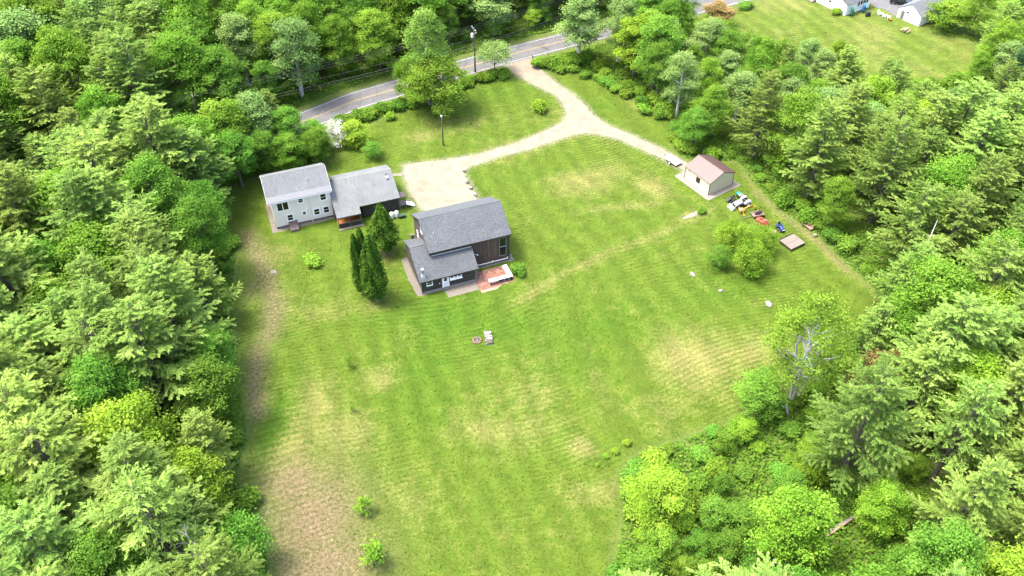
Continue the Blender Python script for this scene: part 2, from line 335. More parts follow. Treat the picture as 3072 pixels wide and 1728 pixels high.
def ground_mat():
    m, t, b = nodes('ground_grass')
    v = coords(t, 'Object')
    at = {k: N(t, 'Attribute', attribute_name=k).outputs['Fac'] for k in ('lawn', 'dry', 'bare', 'lush', 'fringe')}
    nb = noise(t, v, .09, 5, .65); nm = noise(t, v, .55, 6, .7); nf = noise(t, v, 2.2, 6, .8); ng = noise(t, v, 6.0, 5, .85)
    # mower lines: bands that bend with a slow noise
    vw = coords(t, 'Object', rot=(0, 0, R(-19)))
    sx = N(t, 'SeparateXYZ'); t.links.new(vw, sx.inputs[0])
    warp = math_(t, 'MULTIPLY', math_(t, 'SUBTRACT', noise(t, v, .02, 1, .3), .5), 22.0)
    ph = math_(t, 'ADD', sx.outputs[1], warp)
    st = math_(t, 'SINE', math_(t, 'MULTIPLY', math_(t, 'ADD', ph, math_(t, 'MULTIPLY', nf, .9)), 2*math.pi/.82))
    sw = math_(t, 'SINE', math_(t, 'MULTIPLY', math_(t, 'ADD', sx.outputs[0], math_(t, 'MULTIPLY', warp, 1.2)), 2*math.pi/4.6))
    green = ramp(t, nm, [(.25, (.068, .118, .014)), (.5, (.098, .152, .020)), (.78, (.150, .188, .034))])
    deepc = ramp(t, nm, [(.25, (.046, .112, .009)), (.75, (.085, .165, .013))])
    dryc = ramp(t, nf, [(.25, (.165, .160, .055)), (.5, (.255, .225, .105)), (.78, (.36, .315, .19))])
    barec = ramp(t, nf, [(.30, (.075, .058, .042)), (.5, (.20, .162, .128)), (.70, (.36, .305, .25))])
    floor = ramp(t, nf, [(.25, (.035, .055, .012)), (.5, (.07, .10, .02)), (.75, (.12, .125, .04))])
    c = mix(t, at['lush'], green, deepc)
    dm = math_(t, 'ADD', math_(t, 'MULTIPLY', at['dry'], 1.15), math_(t, 'MULTIPLY', math_(t, 'SUBTRACT', math_(t, 'ADD', nm, nf), 1.0), 1.25))
    dm = math_(t, 'ADD', dm, math_(t, 'MULTIPLY', math_(t, 'SUBTRACT', nb, .58), 2.0))
    dm = math_(t, 'MULTIPLY', dm, .9, True)
    smask = math_(t, 'MULTIPLY', math_(t, 'SUBTRACT', noise(t, v, .04, 2, .5), .42), 4.0, True)
    st = math_(t, 'MULTIPLY', st, smask)
    dm = math_(t, 'ADD', dm, math_(t, 'MULTIPLY', math_(t, 'MULTIPLY', st, .32), math_(t, 'ADD', at['dry'], .3)), True)
    c = mix(t, dm, c, dryc)
    bm_ = math_(t, 'ADD', at['bare'], math_(t, 'MULTIPLY', math_(t, 'SUBTRACT', nf, .5), math_(t, 'MULTIPLY', at['bare'], 2.2)), True)
    c = mix(t, bm_, c, mix(t, 1.0, barec, (1.0, .90, .92), 'MULTIPLY'))
    lines = math_(t, 'ADD', math_(t, 'MULTIPLY', st, .085), math_(t, 'MULTIPLY', sw, .10))
    lines = math_(t, 'MULTIPLY', lines, math_(t, 'SUBTRACT', 1.0, at['bare']))
    c = mix(t, 1.0, c, N_val(t, math_(t, 'ADD', lines, 1.0)), 'MULTIPLY')
    c = mix(t, .85, c, ramp(t, ng, [(.30, (.42, .47, .38)), (.5, (1, 1, 1)), (.70, (1.65, 1.6, 1.6))]), 'MULTIPLY')
    lm = math_(t, 'ADD', at['lawn'], math_(t, 'MULTIPLY', math_(t, 'SUBTRACT', nf, .5), .5), True)
    c = mix(t, 1.0, c, (.55, .58, .40), 'MULTIPLY')
    gf = math_(t, 'ADD', at['fringe'], math_(t, 'MULTIPLY', math_(t, 'SUBTRACT', nf, .52), 2.4), True)
    gf = math_(t, 'MULTIPLY', gf, math_(t, 'GREATER_THAN', at['fringe'], .02))
    c = mix(t, gf, c, ramp(t, ng, [(.3, (.11, .10, .065)), (.7, (.25, .23, .175))]))
    c = mix(t, lm, floor, c)
    t.links.new(c, b.inputs['Base Color']); b.inputs['Roughness'].default_value = .95; b.inputs['Specular IOR Level'].default_value = .12
    bump(t, b, math_(t, 'ADD', math_(t, 'MULTIPLY', ng, .6), math_(t, 'ADD', nf, math_(t, 'MULTIPLY', st, .12))), .9, .16)
    return m
def N_val(t, s):
    n = N(t, 'CombineXYZ')
    for k in range(3): t.links.new(s, n.inputs[k])
    return n.outputs[0]
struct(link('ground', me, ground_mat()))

# ------------------------------------------------------------------ road, driveway, slabs
def sheet(name, outline, z, m, ragged=0.0, step=.6, seed=1):
    rng = random.Random(seed); o = []
    n = len(outline)
    for i in range(n):
        a, b = Vector(outline[i]), Vector(outline[(i+1) % n]); k = max(1, int((b-a).length/step)) if ragged else 1
        for j in range(k):
            p = a+(b-a)*j/k
            if ragged: p += Vector((mnoise.noise(Vector((p.x*.9, p.y*.9, seed))), mnoise.noise(Vector((p.x*.9, p.y*.9, seed+9)))))*ragged + Vector((rng.uniform(-1, 1), rng.uniform(-1, 1)))*ragged*.35
            o.append(Vector((p.x, p.y, z)))
    tri = tessellate_polygon([o]); mb = MB(); mb.v = [tuple(p) for p in o]
    for t in tri:
        a, b, c = (o[i] for i in t)
        mb.f.append(t if (b-a).cross(c-a).z > 0 else t[::-1])
    return part(name, mb, m)
def ribbon(mb, line, off0, off1, z):
    d = np.gradient(line, axis=0); d /= np.linalg.norm(d, axis=1)[:, None]; nrm = np.stack([-d[:, 1], d[:, 0]], 1)
    a = line+nrm*off0; b = line+nrm*off1
    for i in range(len(line)-1): mb.poly([(*a[i], z), (*a[i+1], z), (*b[i+1], z), (*b[i], z)][::(1 if off1 > off0 else -1)])
    return mb
m, t, b = nodes('asphalt'); v = coords(t)
f1 = noise(t, v, 12, 5, .8); f2 = noise(t, v, .35, 5, .7)
c = ramp(t, f1, [(.3, (.060, .060, .060)), (.7, (.098, .098, .097))])
c = mix(t, .8, c, ramp(t, f2, [(.3, (.72, .72, .74)), (.7, (1.18, 1.16, 1.14))]), 'MULTIPLY')
vo = N(t, 'TexVoronoi', feature='DISTANCE_TO_EDGE'); vo.inputs['Scale'].default_value = .22; t.links.new(coords(t), vo.inputs['Vector'])
crack = math_(t, 'LESS_THAN', math_(t, 'ADD', vo.outputs['Distance'], math_(t, 'MULTIPLY', f2, .03)), .026)
c = mix(t, math_(t, 'MULTIPLY', crack, .7), c, (.03, .03, .03)); t.links.new(c, b.inputs['Base Color']); b.inputs['Roughness'].default_value = .85; bump(t, b, f1, .3, .02)
m, t, b = nodes('gravel'); v = coords(t)
f1 = noise(t, v, 7, 6, .8); f2 = noise(t, v, .45, 5, .7)
c = ramp(t, f1, [(.30, (.10, .084, .057)), (.5, (.16, .138, .10)), (.70, (.23, .204, .158))])
c = mix(t, .8, c, ramp(t, f2, [(.3, (.66, .62, .56)), (.7, (1.15, 1.15, 1.15))]), 'MULTIPLY'); t.links.new(c, b.inputs['Base Color']); b.inputs['Roughness'].default_value = .95; bump(t, b, f1, .5, .03)
plain('line_white', (.62, .62, .62), .7, .22, 2.5); plain('line_yellow', (.50, .36, .12), .7, .25, 2.5)
rd = struct(part('road', ribbon(MB(), ROADC, -3.55, 3.55, .012), 'asphalt'))
for a, bb in ((-3.1, -2.96), (2.96, 3.1)): part('edge_line', ribbon(MB(), ROADC, a, bb, .017), 'line_white', rd)
for a, bb in ((-.2, -.08), (.08, .2)): part('centre_line', ribbon(MB(), ROADC, a, bb, .017), 'line_yellow', rd)
drv = sheet('driveway', [tuple(D(x, y))[:2] for x, y in DRIVE], .008, 'gravel', .28, .5); struct(drv)
nd = [D(2215,-25), D(2265,10), D(2300,35), D(2310,50), D(2258,62), D(2180,18), D(2100,-60), D(2400,-90), D(2330,-20)]
nd = [S(*Z7(x, y)) for x, y in [(1080,30),(1150,110),(1290,140),(1470,250),(1540,130),(1700,40),(2100,-120),(1700,-420),(900,-420),(1050,-120)]]
struct(sheet('parking_pavement', [(p.x, p.y) for p in nd], .008, 'asphalt', .1))

# ------------------------------------------------------------------ building helpers
def gable_walls(mb, u0, u1, v0, v1, z0, ze, zr, vr=None):
    vr = (v0+v1)/2 if vr is None else vr
    prof = [(v0, z0), (v1, z0), (v1, ze), (vr, zr), (v0, ze)]
    n = len(mb.v); mb.v += [(u0, v, z) for v, z in prof] + [(u1, v, z) for v, z in prof]; k = 5
    mb.f.append(tuple(n+i for i in reversed(range(k)))); mb.f.append(tuple(n+k+i for i in range(k)))
    for i in range(k): j = (i+1) % k; mb.f.append((n+i, n+j, n+k+j, n+k+i))
    return mb
def slab(mb, u0, u1, va, za, vb, zb, th=.12):            # sloped roof slab between two heights
    d = Vector((0, vb-va, zb-za)).normalized(); nn = Vector((0, -d.z, d.y)); nn = nn if nn.z > 0 else -nn
    b = [(u0, va, za), (u1, va, za), (u1, vb, zb), (u0, vb, zb)]
    if vb < va: b = [b[1], b[0], b[3], b[2]]
    return mb.hexa(b, [tuple(Vector(p)+nn*th) for p in b])
def window(parent, c, w, hgt, z=None, rz=0.0, panes=1, rows=2, tw=.1, trim='white_paint', sill=True):
    # c = middle of the window on the wall (local x, y, z); the wall faces local -y before rz
    m = MB(); W, Hh = w/2, hgt/2
    m.box(-W, W, -.05, 0, Hh-tw, Hh); m.box(-W, W, -.07, 0, -Hh, -Hh+tw*.9); m.box(-W, -W+tw, -.05, 0, -Hh+tw*.9, Hh-tw); m.box(W-tw, W, -.05, 0, -Hh+tw*.9, Hh-tw)
    o = part('window', m, trim, parent, c, rz)
    iw = (w-2*tw)/panes; ih = (hgt-1.9*tw)/rows
    for i in range(panes):
        for j in range(rows):
            x0 = -W+tw+i*iw; z0 = -Hh+tw*.9+j*ih; e = .022
            part('pane', MB().box(x0+e, x0+iw-e, -.022, -.004, z0+e, z0+ih-e), 'glass_dark', o)
    s = MB()
    if rows == 2: s.box(-W+tw, W-tw, -.035, -.002, -Hh+tw*.9+ih-.025, -Hh+tw*.9+ih+.025)
    for i in range(1, panes): x = -W+tw+i*iw; s.box(x-.06, x+.06, -.045, -.001, -Hh+tw*.9, Hh-tw)
    if s.v: part('sash_bar', s, trim, o)
    if sill: part('sill', MB().box(-W-.05, W+.05, -.11, 0, -Hh-.06, -Hh-.002), trim, o)
    return o
ZB = Z1; FH = Frame((-41.14, 117.12), 20.4)

# ------------------------------------------------------------------ white house with its lower wing
hs = thing('white_house', 'two storey cream clapboard house with pale grey roof and low wing', 'house', tuple(FH.o), FH.a)
part('foundation', MB().box(.05, 10.05, .06, 7.94, 0, .5), 'stone', hs)
part('wall', gable_walls(MB(), 0, 10.1, 0, 8, .45, 6.05, 8.42), 'siding_cream', hs)
rf = MB(); slab(rf, -.6, 10.45, -.42, 5.86, 4.0, 8.47); slab(rf, -.6, 10.45, 8.42, 5.86, 4.0, 8.47); r_ = part('roof', rf, 'roof_lichen', hs)
part('ridge_cap', MB().tube([(-.6, 4.0, 8.58), (10.45, 4.0, 8.58)], .07, 6), 'stone_pale', r_)
part('fascia', MB().box(-.58, 10.43, -.46, -.425, 5.72, 5.97), 'white_paint', r_)
for s_ in (-.62, 10.455): 
    mb = MB(); mb.bar((s_+.01, -.43, 5.84), (s_+.01, 4.0, 8.46), .03, .2); mb.bar((s_+.01, 8.43, 5.84), (s_+.01, 4.0, 8.46), .03, .2); part('rake_board', mb, 'white_paint', r_)
rp = random.Random(4); plain('flashing', (.20, .21, .235), .6, .12, 2)
for k in range(14):
    u0 = -.6+k*11.05/14; sl = (8.47-5.86)/4.42; j = rp.uniform(0, .008)
    mb = MB(); slab(mb, u0+.01, u0+11.05/14-.01, -.44, 5.86+.127+j, .55, 5.86+.99*sl+.127+j, .012); part('eave_panel', mb, 'flashing', r_)
u, z = FH.wall(*Z1(770, 365), 2.0); mb = MB().tube([(u, 2.0, 7.2), (u, 2.0, 7.95)], .06, 8); part('vent_pipe', mb, 'pipe_white', r_)
for (x, y, w_, h_, pn, rw) in [(460,722,2.25,2.0,2,1),(687,642,1.15,1.25,1,2),(976,598,1.3,1.6,1,2),(738,806,.95,1.05,1,2),(897,788,1.3,1.55,1,2),(1018,760,1.3,1.6,1,2),(558,862,1.3,1.55,1,2)]:
    u, z = FH.wall(*Z1(x, y)); window(hs, (u, -.002, z), w_, h_, panes=pn, rows=rw, tw=.2, sill=False)
ua, za = FH.wall(*Z1(783, 590)); mb = MB().tube([(ua, -.3, 5.75), (ua, -.07, 5.4), (ua, -.07, .5), (ua, -.3, .2)], .045, 8); part('downpipe', mb, 'siding_cream', hs)
part('dryer_vent', MB().box(ua-.75, ua-.55, -.09, 0, 2.9, 3.1), 'white_paint', hs)
p = FH.loc(S(*Z1(625, 1045))); ub = p[0]
mb = MB(); q = [(ub-.75, 0), (ub+.75, 0)]
mb.hexa([(ub-.75, -1.75, 0), (ub+.75, -1.75, 0), (ub+.75, 0, 0), (ub-.75, 0, 0)], [(ub-.75, -1.75, .35), (ub+.75, -1.75, .35), (ub+.75, -.005, 1.15), (ub-.75, -.005, 1.15)])
hat = part('cellar_hatch', mb, 'stone', hs)
for s_ in (0, 1):
    mb = MB(); x0 = ub-.72+s_*.73; mb.hexa([(x0, -1.72, .368), (x0+.7, -1.72, .368), (x0+.7, -.03, 1.142), (x0, -.03, 1.142)], [(x0, -1.75, .42), (x0+.7, -1.75, .42), (x0+.7, -.03, 1.195), (x0, -.03, 1.195)]); part('hatch_door', mb, 'hatch_red', hat)
# wing
wg = MB(); sl = .436; zr, vr = 5.45, 2.9
def wz(v): return zr-sl*abs(v-vr)
wing = part('wing_wall', gable_walls(MB(), 15.0, 21.5, -2.25, 6.2, .35, wz(-2.25)-.02, zr-.02, vr), 'weathered_wood', hs)
part('wing_wall', gable_walls(MB(), 10.12, 15.0, -1.5, 6.2, .35, wz(-1.5)-.02, zr-.02, vr), 'weathered_wood', hs)
part('foundation', MB().box(10.2, 21.45, -1.45, 6.1, 0, .36), 'stone', hs)
rf = MB(); slab(rf, 14.4, 21.75, -2.7, wz(-2.7), vr, zr, .14); slab(rf, 11.2, 14.4, -3.95, wz(-3.95), vr, zr, .14); slab(rf, 11.2, 21.75, 6.6, wz(6.6), vr, zr, .14)
r2 = part('roof', rf, 'roof_pale', hs)
rf = MB(); slab(rf, 10.12, 11.2, -3.9, wz(-3.9)-.05, vr, zr-.05, .12); part('roof_valley', rf, 'roof_lichen', hs)
part('ridge_cap', MB().tube([(11.2, vr, zr+.12), (21.75, vr, zr+.12)], .07, 6), 'stone_pale', r2)
part('fascia', MB().box(14.4, 21.75, -2.74, -2.705, wz(-2.7)-.12, wz(-2.7)+.11), 'trim_brown', r2); part('fascia', MB().box(10.15, 14.4, -3.99, -3.955, wz(-3.95)-.12, wz(-3.95)+.11), 'stone', r2)
u, v = 20.6, 1.9; part('vent_box', MB().box(u-.25, u+.25, v-.9, v-.3, wz(v)-.2, wz(v)+.15), 'pipe_white', r2); part('vent_pipe', MB().tube([(u, v, wz(v)), (u, v, wz(v)+.75)], .09, 8), 'metal_grey', r2)
# open porch of the wing
pm = MB(); pm.box(10.3, 14.2, -3.65, -1.52, .25, .45); pch = part('porch_floor', pm, 'wood_orange', hs)
part('porch_wall', MB().box(10.3, 14.2, -1.56, -1.505, .45, 3.2), 'wood_orange', hs)
part('porch_side', MB().box(14.2, 14.26, -3.6, -1.6, .45, 2.6), 'wood_orange', hs)
mb = MB(); mb.box(10.3, 14.3, -3.72, -3.66, .1, 1.0); part('knee_wall', mb, 'weathered_wood', hs)
part('porch_rail', MB().box(10.25, 14.35, -3.78, -3.62, 1.0, 1.07), 'wood_grey', hs)
for u in (10.32, 12.3, 14.3): part('porch_post', MB().box(u-.06, u+.06, -3.75, -3.63, .0, 2.5), 'stone', hs)
part('porch_step', MB().box(10.2, 14.6, -4.35, -3.8, 0, .12), 'concrete', hs)
window(hs, (16.0, -2.255, 2.2), .9, .8, rows=1, trim='trim_brown', sill=False)
for u, z in ((17.6, 2.1), (18.1, 1.8)): part('wall_board', MB().box(u-.8, u+.8, -2.32, -2.256, z-.06, z+.06), 'wood_grey', hs)
part('shelf', MB().box(17.0, 19.2, -2.6, -2.26, 1.0, 1.06), 'metal_dark', hs)
# side steps
part('landing', MB().box(21.6, 22.9, -2.2, -.9, .85, .95), 'wood_grey', hs)
for u in (21.7, 22.8):
    for v in (-2.1, -1.0): part('landing_post', MB().box(u-.06, u+.06, v-.06, v+.06, 0, 2.9 if u < 22 else 2.0), 'wood_grey', hs)
part('landing_roof', MB().box(21.77, 22.9, -2.4, -.8, 2.75, 2.85), 'trim_brown', hs)
for k in range(5): part('tread', MB().box(22.95+k*.3, 23.24+k*.3, -2.15, -.95, .74-k*.16, .80-k*.16), 'white_paint', hs); part('riser', MB().box(22.93+k*.3, 22.95+k*.3, -2.15, -.95, .60-k*.16, .80-k*.16-.004), 'concrete', hs)
for v in (-2.2, -.9): part('handrail', MB().bar((22.8, v, 1.85), (24.5, v, .9), .07).bar((24.45, v, .9), (24.45, v, 0), .07), 'wood_grey', hs)
# tanks and the box beside the wing
for k, (x, y) in enumerate(((1862, 872), (1922, 858))):
    p = S(*Z1(x, y)); tk = thing('propane_tank', 'white upright gas tank standing against the dark wing wall', 'gas tank', (p.x, p.y, 0), .5+k, 'pair of white gas tanks')
    part('tank_body', MB().lathe([(.30, .06), (.37, .12), (.38, .3), (.38, 1.05), (.34, 1.22), (.22, 1.33), (.05, 1.36)], 18), 'tank_white', tk, smooth=True)
    part('foot_ring', MB().lathe([(.28, 0), (.28, .11)], 14), 'metal_grey', tk); part('valve_dome', MB().lathe([(.12, 1.33), (.13, 1.45), (.05, 1.5)], 10), 'paint_yellow' if k == 0 else 'tank_white', tk)
p = S(*Z1(1990, 862)); o = tag(part('storage_bin', MB().box(-.6, .6, -.3, .3, 0, .55).box(-.64, .64, -.34, .34, .552, .62), 'leaf_cedar', None, (p.x, p.y, 0), FH.a, bevel=.03), 'low dark green bin beside the white gas tanks', 'bin')
plain('bin_green', (.02, .08, .03), .6, .2); o.data.materials[0] = M['bin_green']
def gravel_strip(name, frame, outline, m='concrete', z=.009):
    return struct(sheet(name, [tuple(frame.pt(u, v))[:2] for u, v in outline], z, m, .12, .4))
gravel_strip('gravel_strip', FH, [(-.9,-.8),(10.2,-.6),(10.2,.4),(0,.4),(0,8),(-.8,8)], 'concrete')

# ------------------------------------------------------------------ barn with lean-to
FB = Frame((-.5, 109.3), 20.4)
bn = thing('barn', 'weathered dark board barn with slate grey roof and lean-to', 'barn', tuple(FB.o), FB.a)
part('foundation', MB().box(-13.45, .12, -.12, 9.7, 0, .42), 'stone', bn)
part('wall', gable_walls(MB(), -13.45, -.04, .03, 9.77, .4, 5.86, 8.55, 4.9), 'barn_board', bn)
rf = MB(); slab(rf, -13.8, .3, -.42, 5.68, 4.9, 8.63, .13); slab(rf, -13.8, .3, 10.22, 5.68, 4.9, 8.63, .13); rb = part('roof', rf, 'roof_slate', bn)
part('ridge_cap', MB().tube([(-13.8, 4.9, 8.75), (.3, 4.9, 8.75)], .07, 6), 'roof_slate', rb)
for s_ in (-13.83, .305):
    mb = MB(); mb.bar((s_+.012, -.43, 5.66), (s_+.012, 4.9, 8.62), .025, .22); mb.bar((s_+.012, 10.23, 5.66), (s_+.012, 4.9, 8.62), .025, .22); part('rake_board', mb, 'trim_brown', rb)
part('fascia', MB().box(-13.8, .3, -.455, -.425, 5.58, 5.8), 'trim_brown', rb)
u, z = FB.wall(*Z2(1203, 552), 2.2); part('vent_pipe', MB().tube([(u, 2.0, 6.9), (u, 2.0, 7.75)], .06, 8), 'pipe_white', rb)
rng = random.Random(7); u = -6.75; k = 0; bmesh_cache = {}
while u < -.08:
    w_ = rng.choice((.22, .25, .28)); zt = 5.85-rng.uniform(0, .06); zb_ = .42+rng.uniform(0, .1)
    if -1.75 < u+w_/2 < -.42: zb_, zt = .42, 1.15
    part('board', MB().box(u+.012, u+w_-.006, -.035-rng.uniform(0, .02), .02, zb_, zt), rng.choice(('barn_board', 'barn_board', 'barn_board_grey', 'barn_board_brown')), bn)
    u += w_
part('board', MB().box(-6.75, -.1, -.075, -.056, .95, 1.13), 'barn_board_brown', bn); part('board', MB().box(-6.75, -.1, -.075, -.056, .44, .64), 'barn_board_brown', bn)
for zc in (1.95, 3.95):
    window(bn, (-1.12, -.03, zc+.25), 1.25, 1.95, rows=1, tw=.09, trim='stone_pale', sill=False)
part('corner_board', MB().box(-.2, .02, -.085, .03, .42, 5.8), 'trim_brown', bn)
part('base_rail', MB().tube([(-6.5, -.32, .62), (-.35, -.32, .62)], .05, 8), 'white_paint', bn)
for u in (-.38, -3.0): part('rail_cap', MB().box(u-.06, u+.06, -.38, -.26, .6, .85), 'white_paint', bn)
a = FB.wall(*Z2(1700, 822), -.3); part('lamp_arm', MB().bar((a[0], -.06, a[1]), (a[0]+.35, -.6, a[1]+.05), .05).box(a[0]+.5, a[0]+.62, -.5, -.38, a[1]-.25, a[1]+.05), 'white_paint', bn)
# left gable: bands of paler boards, a white window
for k in range(34):
    v = .15+k*.285; hh = min(5.8+(4.9-abs(v-4.9))*.55, 8.3); part('board', MB().box(-13.5-rng.uniform(0, .015), -13.455, v, v+.26, .42, hh), rng.choice(('barn_board', 'barn_board_grey', 'barn_board_brown')), bn)
window(bn, (-13.525, 4.6, 6.6), 1.1, 1.0, rz=-math.pi/2, rows=1, sill=False); window(bn, (-13.525, 7.4, 3.6), 1.0, 1.3, rz=-math.pi/2, sill=False)
for v in (3.2, 6.6): part('batten', MB().box(-13.56, -13.528, v, v+.22, 4.6, 7.0), 'wood_grey', bn)
# lean-to
lv, lz, ls = -3.05, 2.75, .585
def lz_(v): return lz+ls*(v+3.4)
part('foundation', MB().box(-16.15, -6.7, lv-.12, -.13, 0, .3), 'stone_pale', bn); part('foundation', MB().box(-16.15, -13.46, -.12, 6.2, 0, .3), 'stone', bn)
mb = MB(); n0 = [(lv, .28), (-.01, .28), (-.01, lz_(0)-.1), (lv, lz_(lv)-.05)]
mb.hexa([(-16.05, v, z) for v, z in n0], [(-6.75, v, z) for v, z in n0]); part('lean_to_wall', mb, 'leanto_shingle', bn)
n1 = [(0, .28), (6.2, .28), (6.2, 3.55), (1.8, lz_(1.8)-.06), (0, lz_(0)-.06)]
mb = MB(); mb.hexa([(-16.05, v, z) for v, z in n1], [(-13.47, v, z) for v, z in n1]); part('lean_to_wall', mb, 'leanto_shingle', bn)
rf = MB(); slab(rf, -16.4, -6.5, -3.42, lz_(-3.42), -.09, lz_(-.09), .12); slab(rf, -16.4, -13.58, -.09, lz_(-.09), 1.8, lz_(1.8), .12)
slab(rf, -16.4, -13.58, 4.6, lz_(1.8)-1.0, 1.8, lz_(1.8), .12); slab(rf, -16.4, -13.58, 6.6, lz_(1.8)-2.35, 4.6, lz_(1.8)-1.0, .12); lr = part('lean_to_roof', rf, 'roof_slate', bn)
part('flashing', MB().box(-13.4, -6.55, -.13, -.10, lz_(-.1)+.1, lz_(-.1)+.28), 'pipe_white', lr)
part('fascia', MB().box(-16.4, -6.5, -3.46, -3.43, lz_(-3.42)-.14, lz_(-3.42)+.08), 'trim_brown', lr)
part('corner_trim', MB().box(-16.42, -16.41, -3.4, -3.2, .3, .31).bar((-16.1, lv-.03, .3), (-16.1, lv-.03, 2.9), .08), 'stone_pale', bn)
u, z = FB.wall(*Z2(1080, 1060), -2.5); u = u; v = -2.6; zz = lz_(v)
ch = part('flue_base', MB().hexa([(u-.3, v-.3, zz-.1), (u+.3, v-.3, zz-.1), (u+.3, v+.3, zz+.22), (u-.3, v+.3, zz+.22)], [(u-.17, v-.17, zz+.5), (u+.17, v-.17, zz+.5), (u+.17, v+.17, zz+.5), (u-.17, v+.17, zz+.5)]), 'pipe_white', lr)
part('flue_pipe', MB().tube([(u, v, zz+.4), (u, v, zz+1.5)], .15, 10), 'metal_grey', lr); part('flue_cap', MB().lathe([(.24, zz+1.5), (.24, zz+1.6), (.04, zz+1.72)], 10, (u, v, 0)), 'pipe_white', lr)
part('chimney', MB().box(-14.9, -14.3, 6.65, 7.1, 0, 4.3), 'stone', bn)
def lw(x, y): return FB.wall(*Z2(x, y), lv)
ul, z_ = lw(1312, 1100); ur, _ = lw(1392, 1085); _, zb_ = lw(1355, 1215)
zt = z_+.1
dr = part('door', MB().box(ul+.09, ur-.09, lv-.05, lv-.003, .34, 2.42), 'white_paint', bn); part('pane', MB().box(ul+.3, ur-.3, lv-.062, lv-.052, 1.55, 2.2), 'glass_dark', dr); part('handle', MB().box(ur-.22, ur-.16, lv-.09, lv-.052, 1.2, 1.3), 'metal_dark', dr)
for k in range(2): part('door_panel', MB().box(ul+.22+k*.42, ul+.56+k*.42, lv-.058, lv-.052, .5, 1.3), 'tank_white', dr)
part('door_frame', MB().box(ul-.03, ul+.08, lv-.07, lv-.003, .3, 2.55).box(ur-.08, ur+.03, lv-.07, lv-.003, .3, 2.55).box(ul+.08, ur-.08, lv-.07, lv-.003, 2.43, 2.55), 'white_paint', bn)
part('doorstep', MB().box(ul-.1, ur+.1, lv-.55, lv-.13, 0, .2), 'stone', bn)
u, z = lw(1163, 1165); window(bn, (u, lv-.003, z+.05), 1.0, 1.05, panes=1)
u, z = lw(1478, 1080); window(bn, (u, lv-.003, z+.15), 2.0, .75, panes=3, rows=1); part('window_shelf', MB().box(u-1.05, u+1.05, lv-.38, lv-.12, z-.38, z-.31), 'white_paint', bn)
u, z = lw(1283, 1167); part('wall_lamp', MB().box(u-.06, u+.06, lv-.14, lv-.003, z-.06, z+.06), 'white_paint', bn)
for k in range(7): part('corner_stone', MB().rock((-6.85, lv-.02, .35+k*.3), .3, .14, .17, k), 'stone', bn)
p = sheet('concrete_slab', [tuple(S(*Z2(x, y)))[:2] for x, y in [(1335,1245),(1395,1340),(1760,1245),(1715,1120),(1650,1150)]], .03, 'concrete', .06, .4); struct(p)
gravel_strip('gravel_strip', FB, [(-16.9,-3.4),(-6.4,-3.3),(-6.4,-2.8),(-16.1,-2.9),(-16.1,6.5),(-17.0,6.3),(-17.3,1.0)], 'concrete')
gravel_strip('gravel_strip', FB, [(-6.4,-.6),(.7,-.55),(.8,1.2),(0,1.2),(0,-.05),(-6.4,-.05)], 'concrete', .011)

# ------------------------------------------------------------------ brick patio, white counter
FP = Frame(tuple(S(*Z2(1800, 1285)))[:2], 21.2)
pt = thing('brick_patio', 'red brick paver patio laid beside the barn', 'patio', tuple(FP.o), FP.a)
part('bed', MB().box(-.12, 6.2, 0, 5.0, 0, .035), 'paver_c', pt)
part('edging', MB().box(-.1, 6.25, -.02, .62, .036, .06), 'paver_edge', pt)
pm = {k: MB().box(-.225, .225, -.225, .225, 0, .045).mesh('paver') for k in ('paver_a', 'paver_b', 'paver_c')}
rng = random.Random(3)
for j in range(9):
    for i in range(13):
        k = rng.choice(('paver_a', 'paver_a', 'paver_b', 'paver_c')); x = .15+i*.482+(j % 2)*.2; y = .9+j*.482
        if x > 6.1: continue
        link('paver', pm[k], k, pt, (x, y, .036+rng.uniform(0, .015)), rng.uniform(-.02, .02))
ct = thing('stone_counter', 'white L shaped outdoor counter on pillars on the brick patio', 'counter', tuple(FP.pt(0, 0)), FP.a)
c0 = FP.loc(S(*Z2(1893, 1195))); c1 = FP.loc(S(*Z2(2165, 1150))); 
x0, x1, y0 = c0[0]-.1, c1[0]+.2, c0[1]-.1
part('counter_top', MB().box(x0, x1, y0, y0+.62, .82, .92), 'white_paint', ct); part('counter_top', MB().box(x1-.75, x1, y0+.624, y0+3.0, .82, .92), 'white_paint', ct)
for x in (x0+.2, x0+1.6, x0+2.6, x1-.6): part('pillar', MB().box(x-.14, x+.14, y0+.12, y0+.5, .08, .82), 'stone_pale', ct)
part('pillar', MB().box(x1-.6, x1-.15, y0+2.4, y0+2.85, .08, .82), 'stone_pale', ct); part('firebox', MB().box(x1-.42, x1-.06, y0+.05, y0+.56, .08, .80), 'metal_dark', ct); part('back_panel', MB().box(x0+1.7, x1-.7, y0+.45, y0+.5, .08, .8), 'stone', ct)

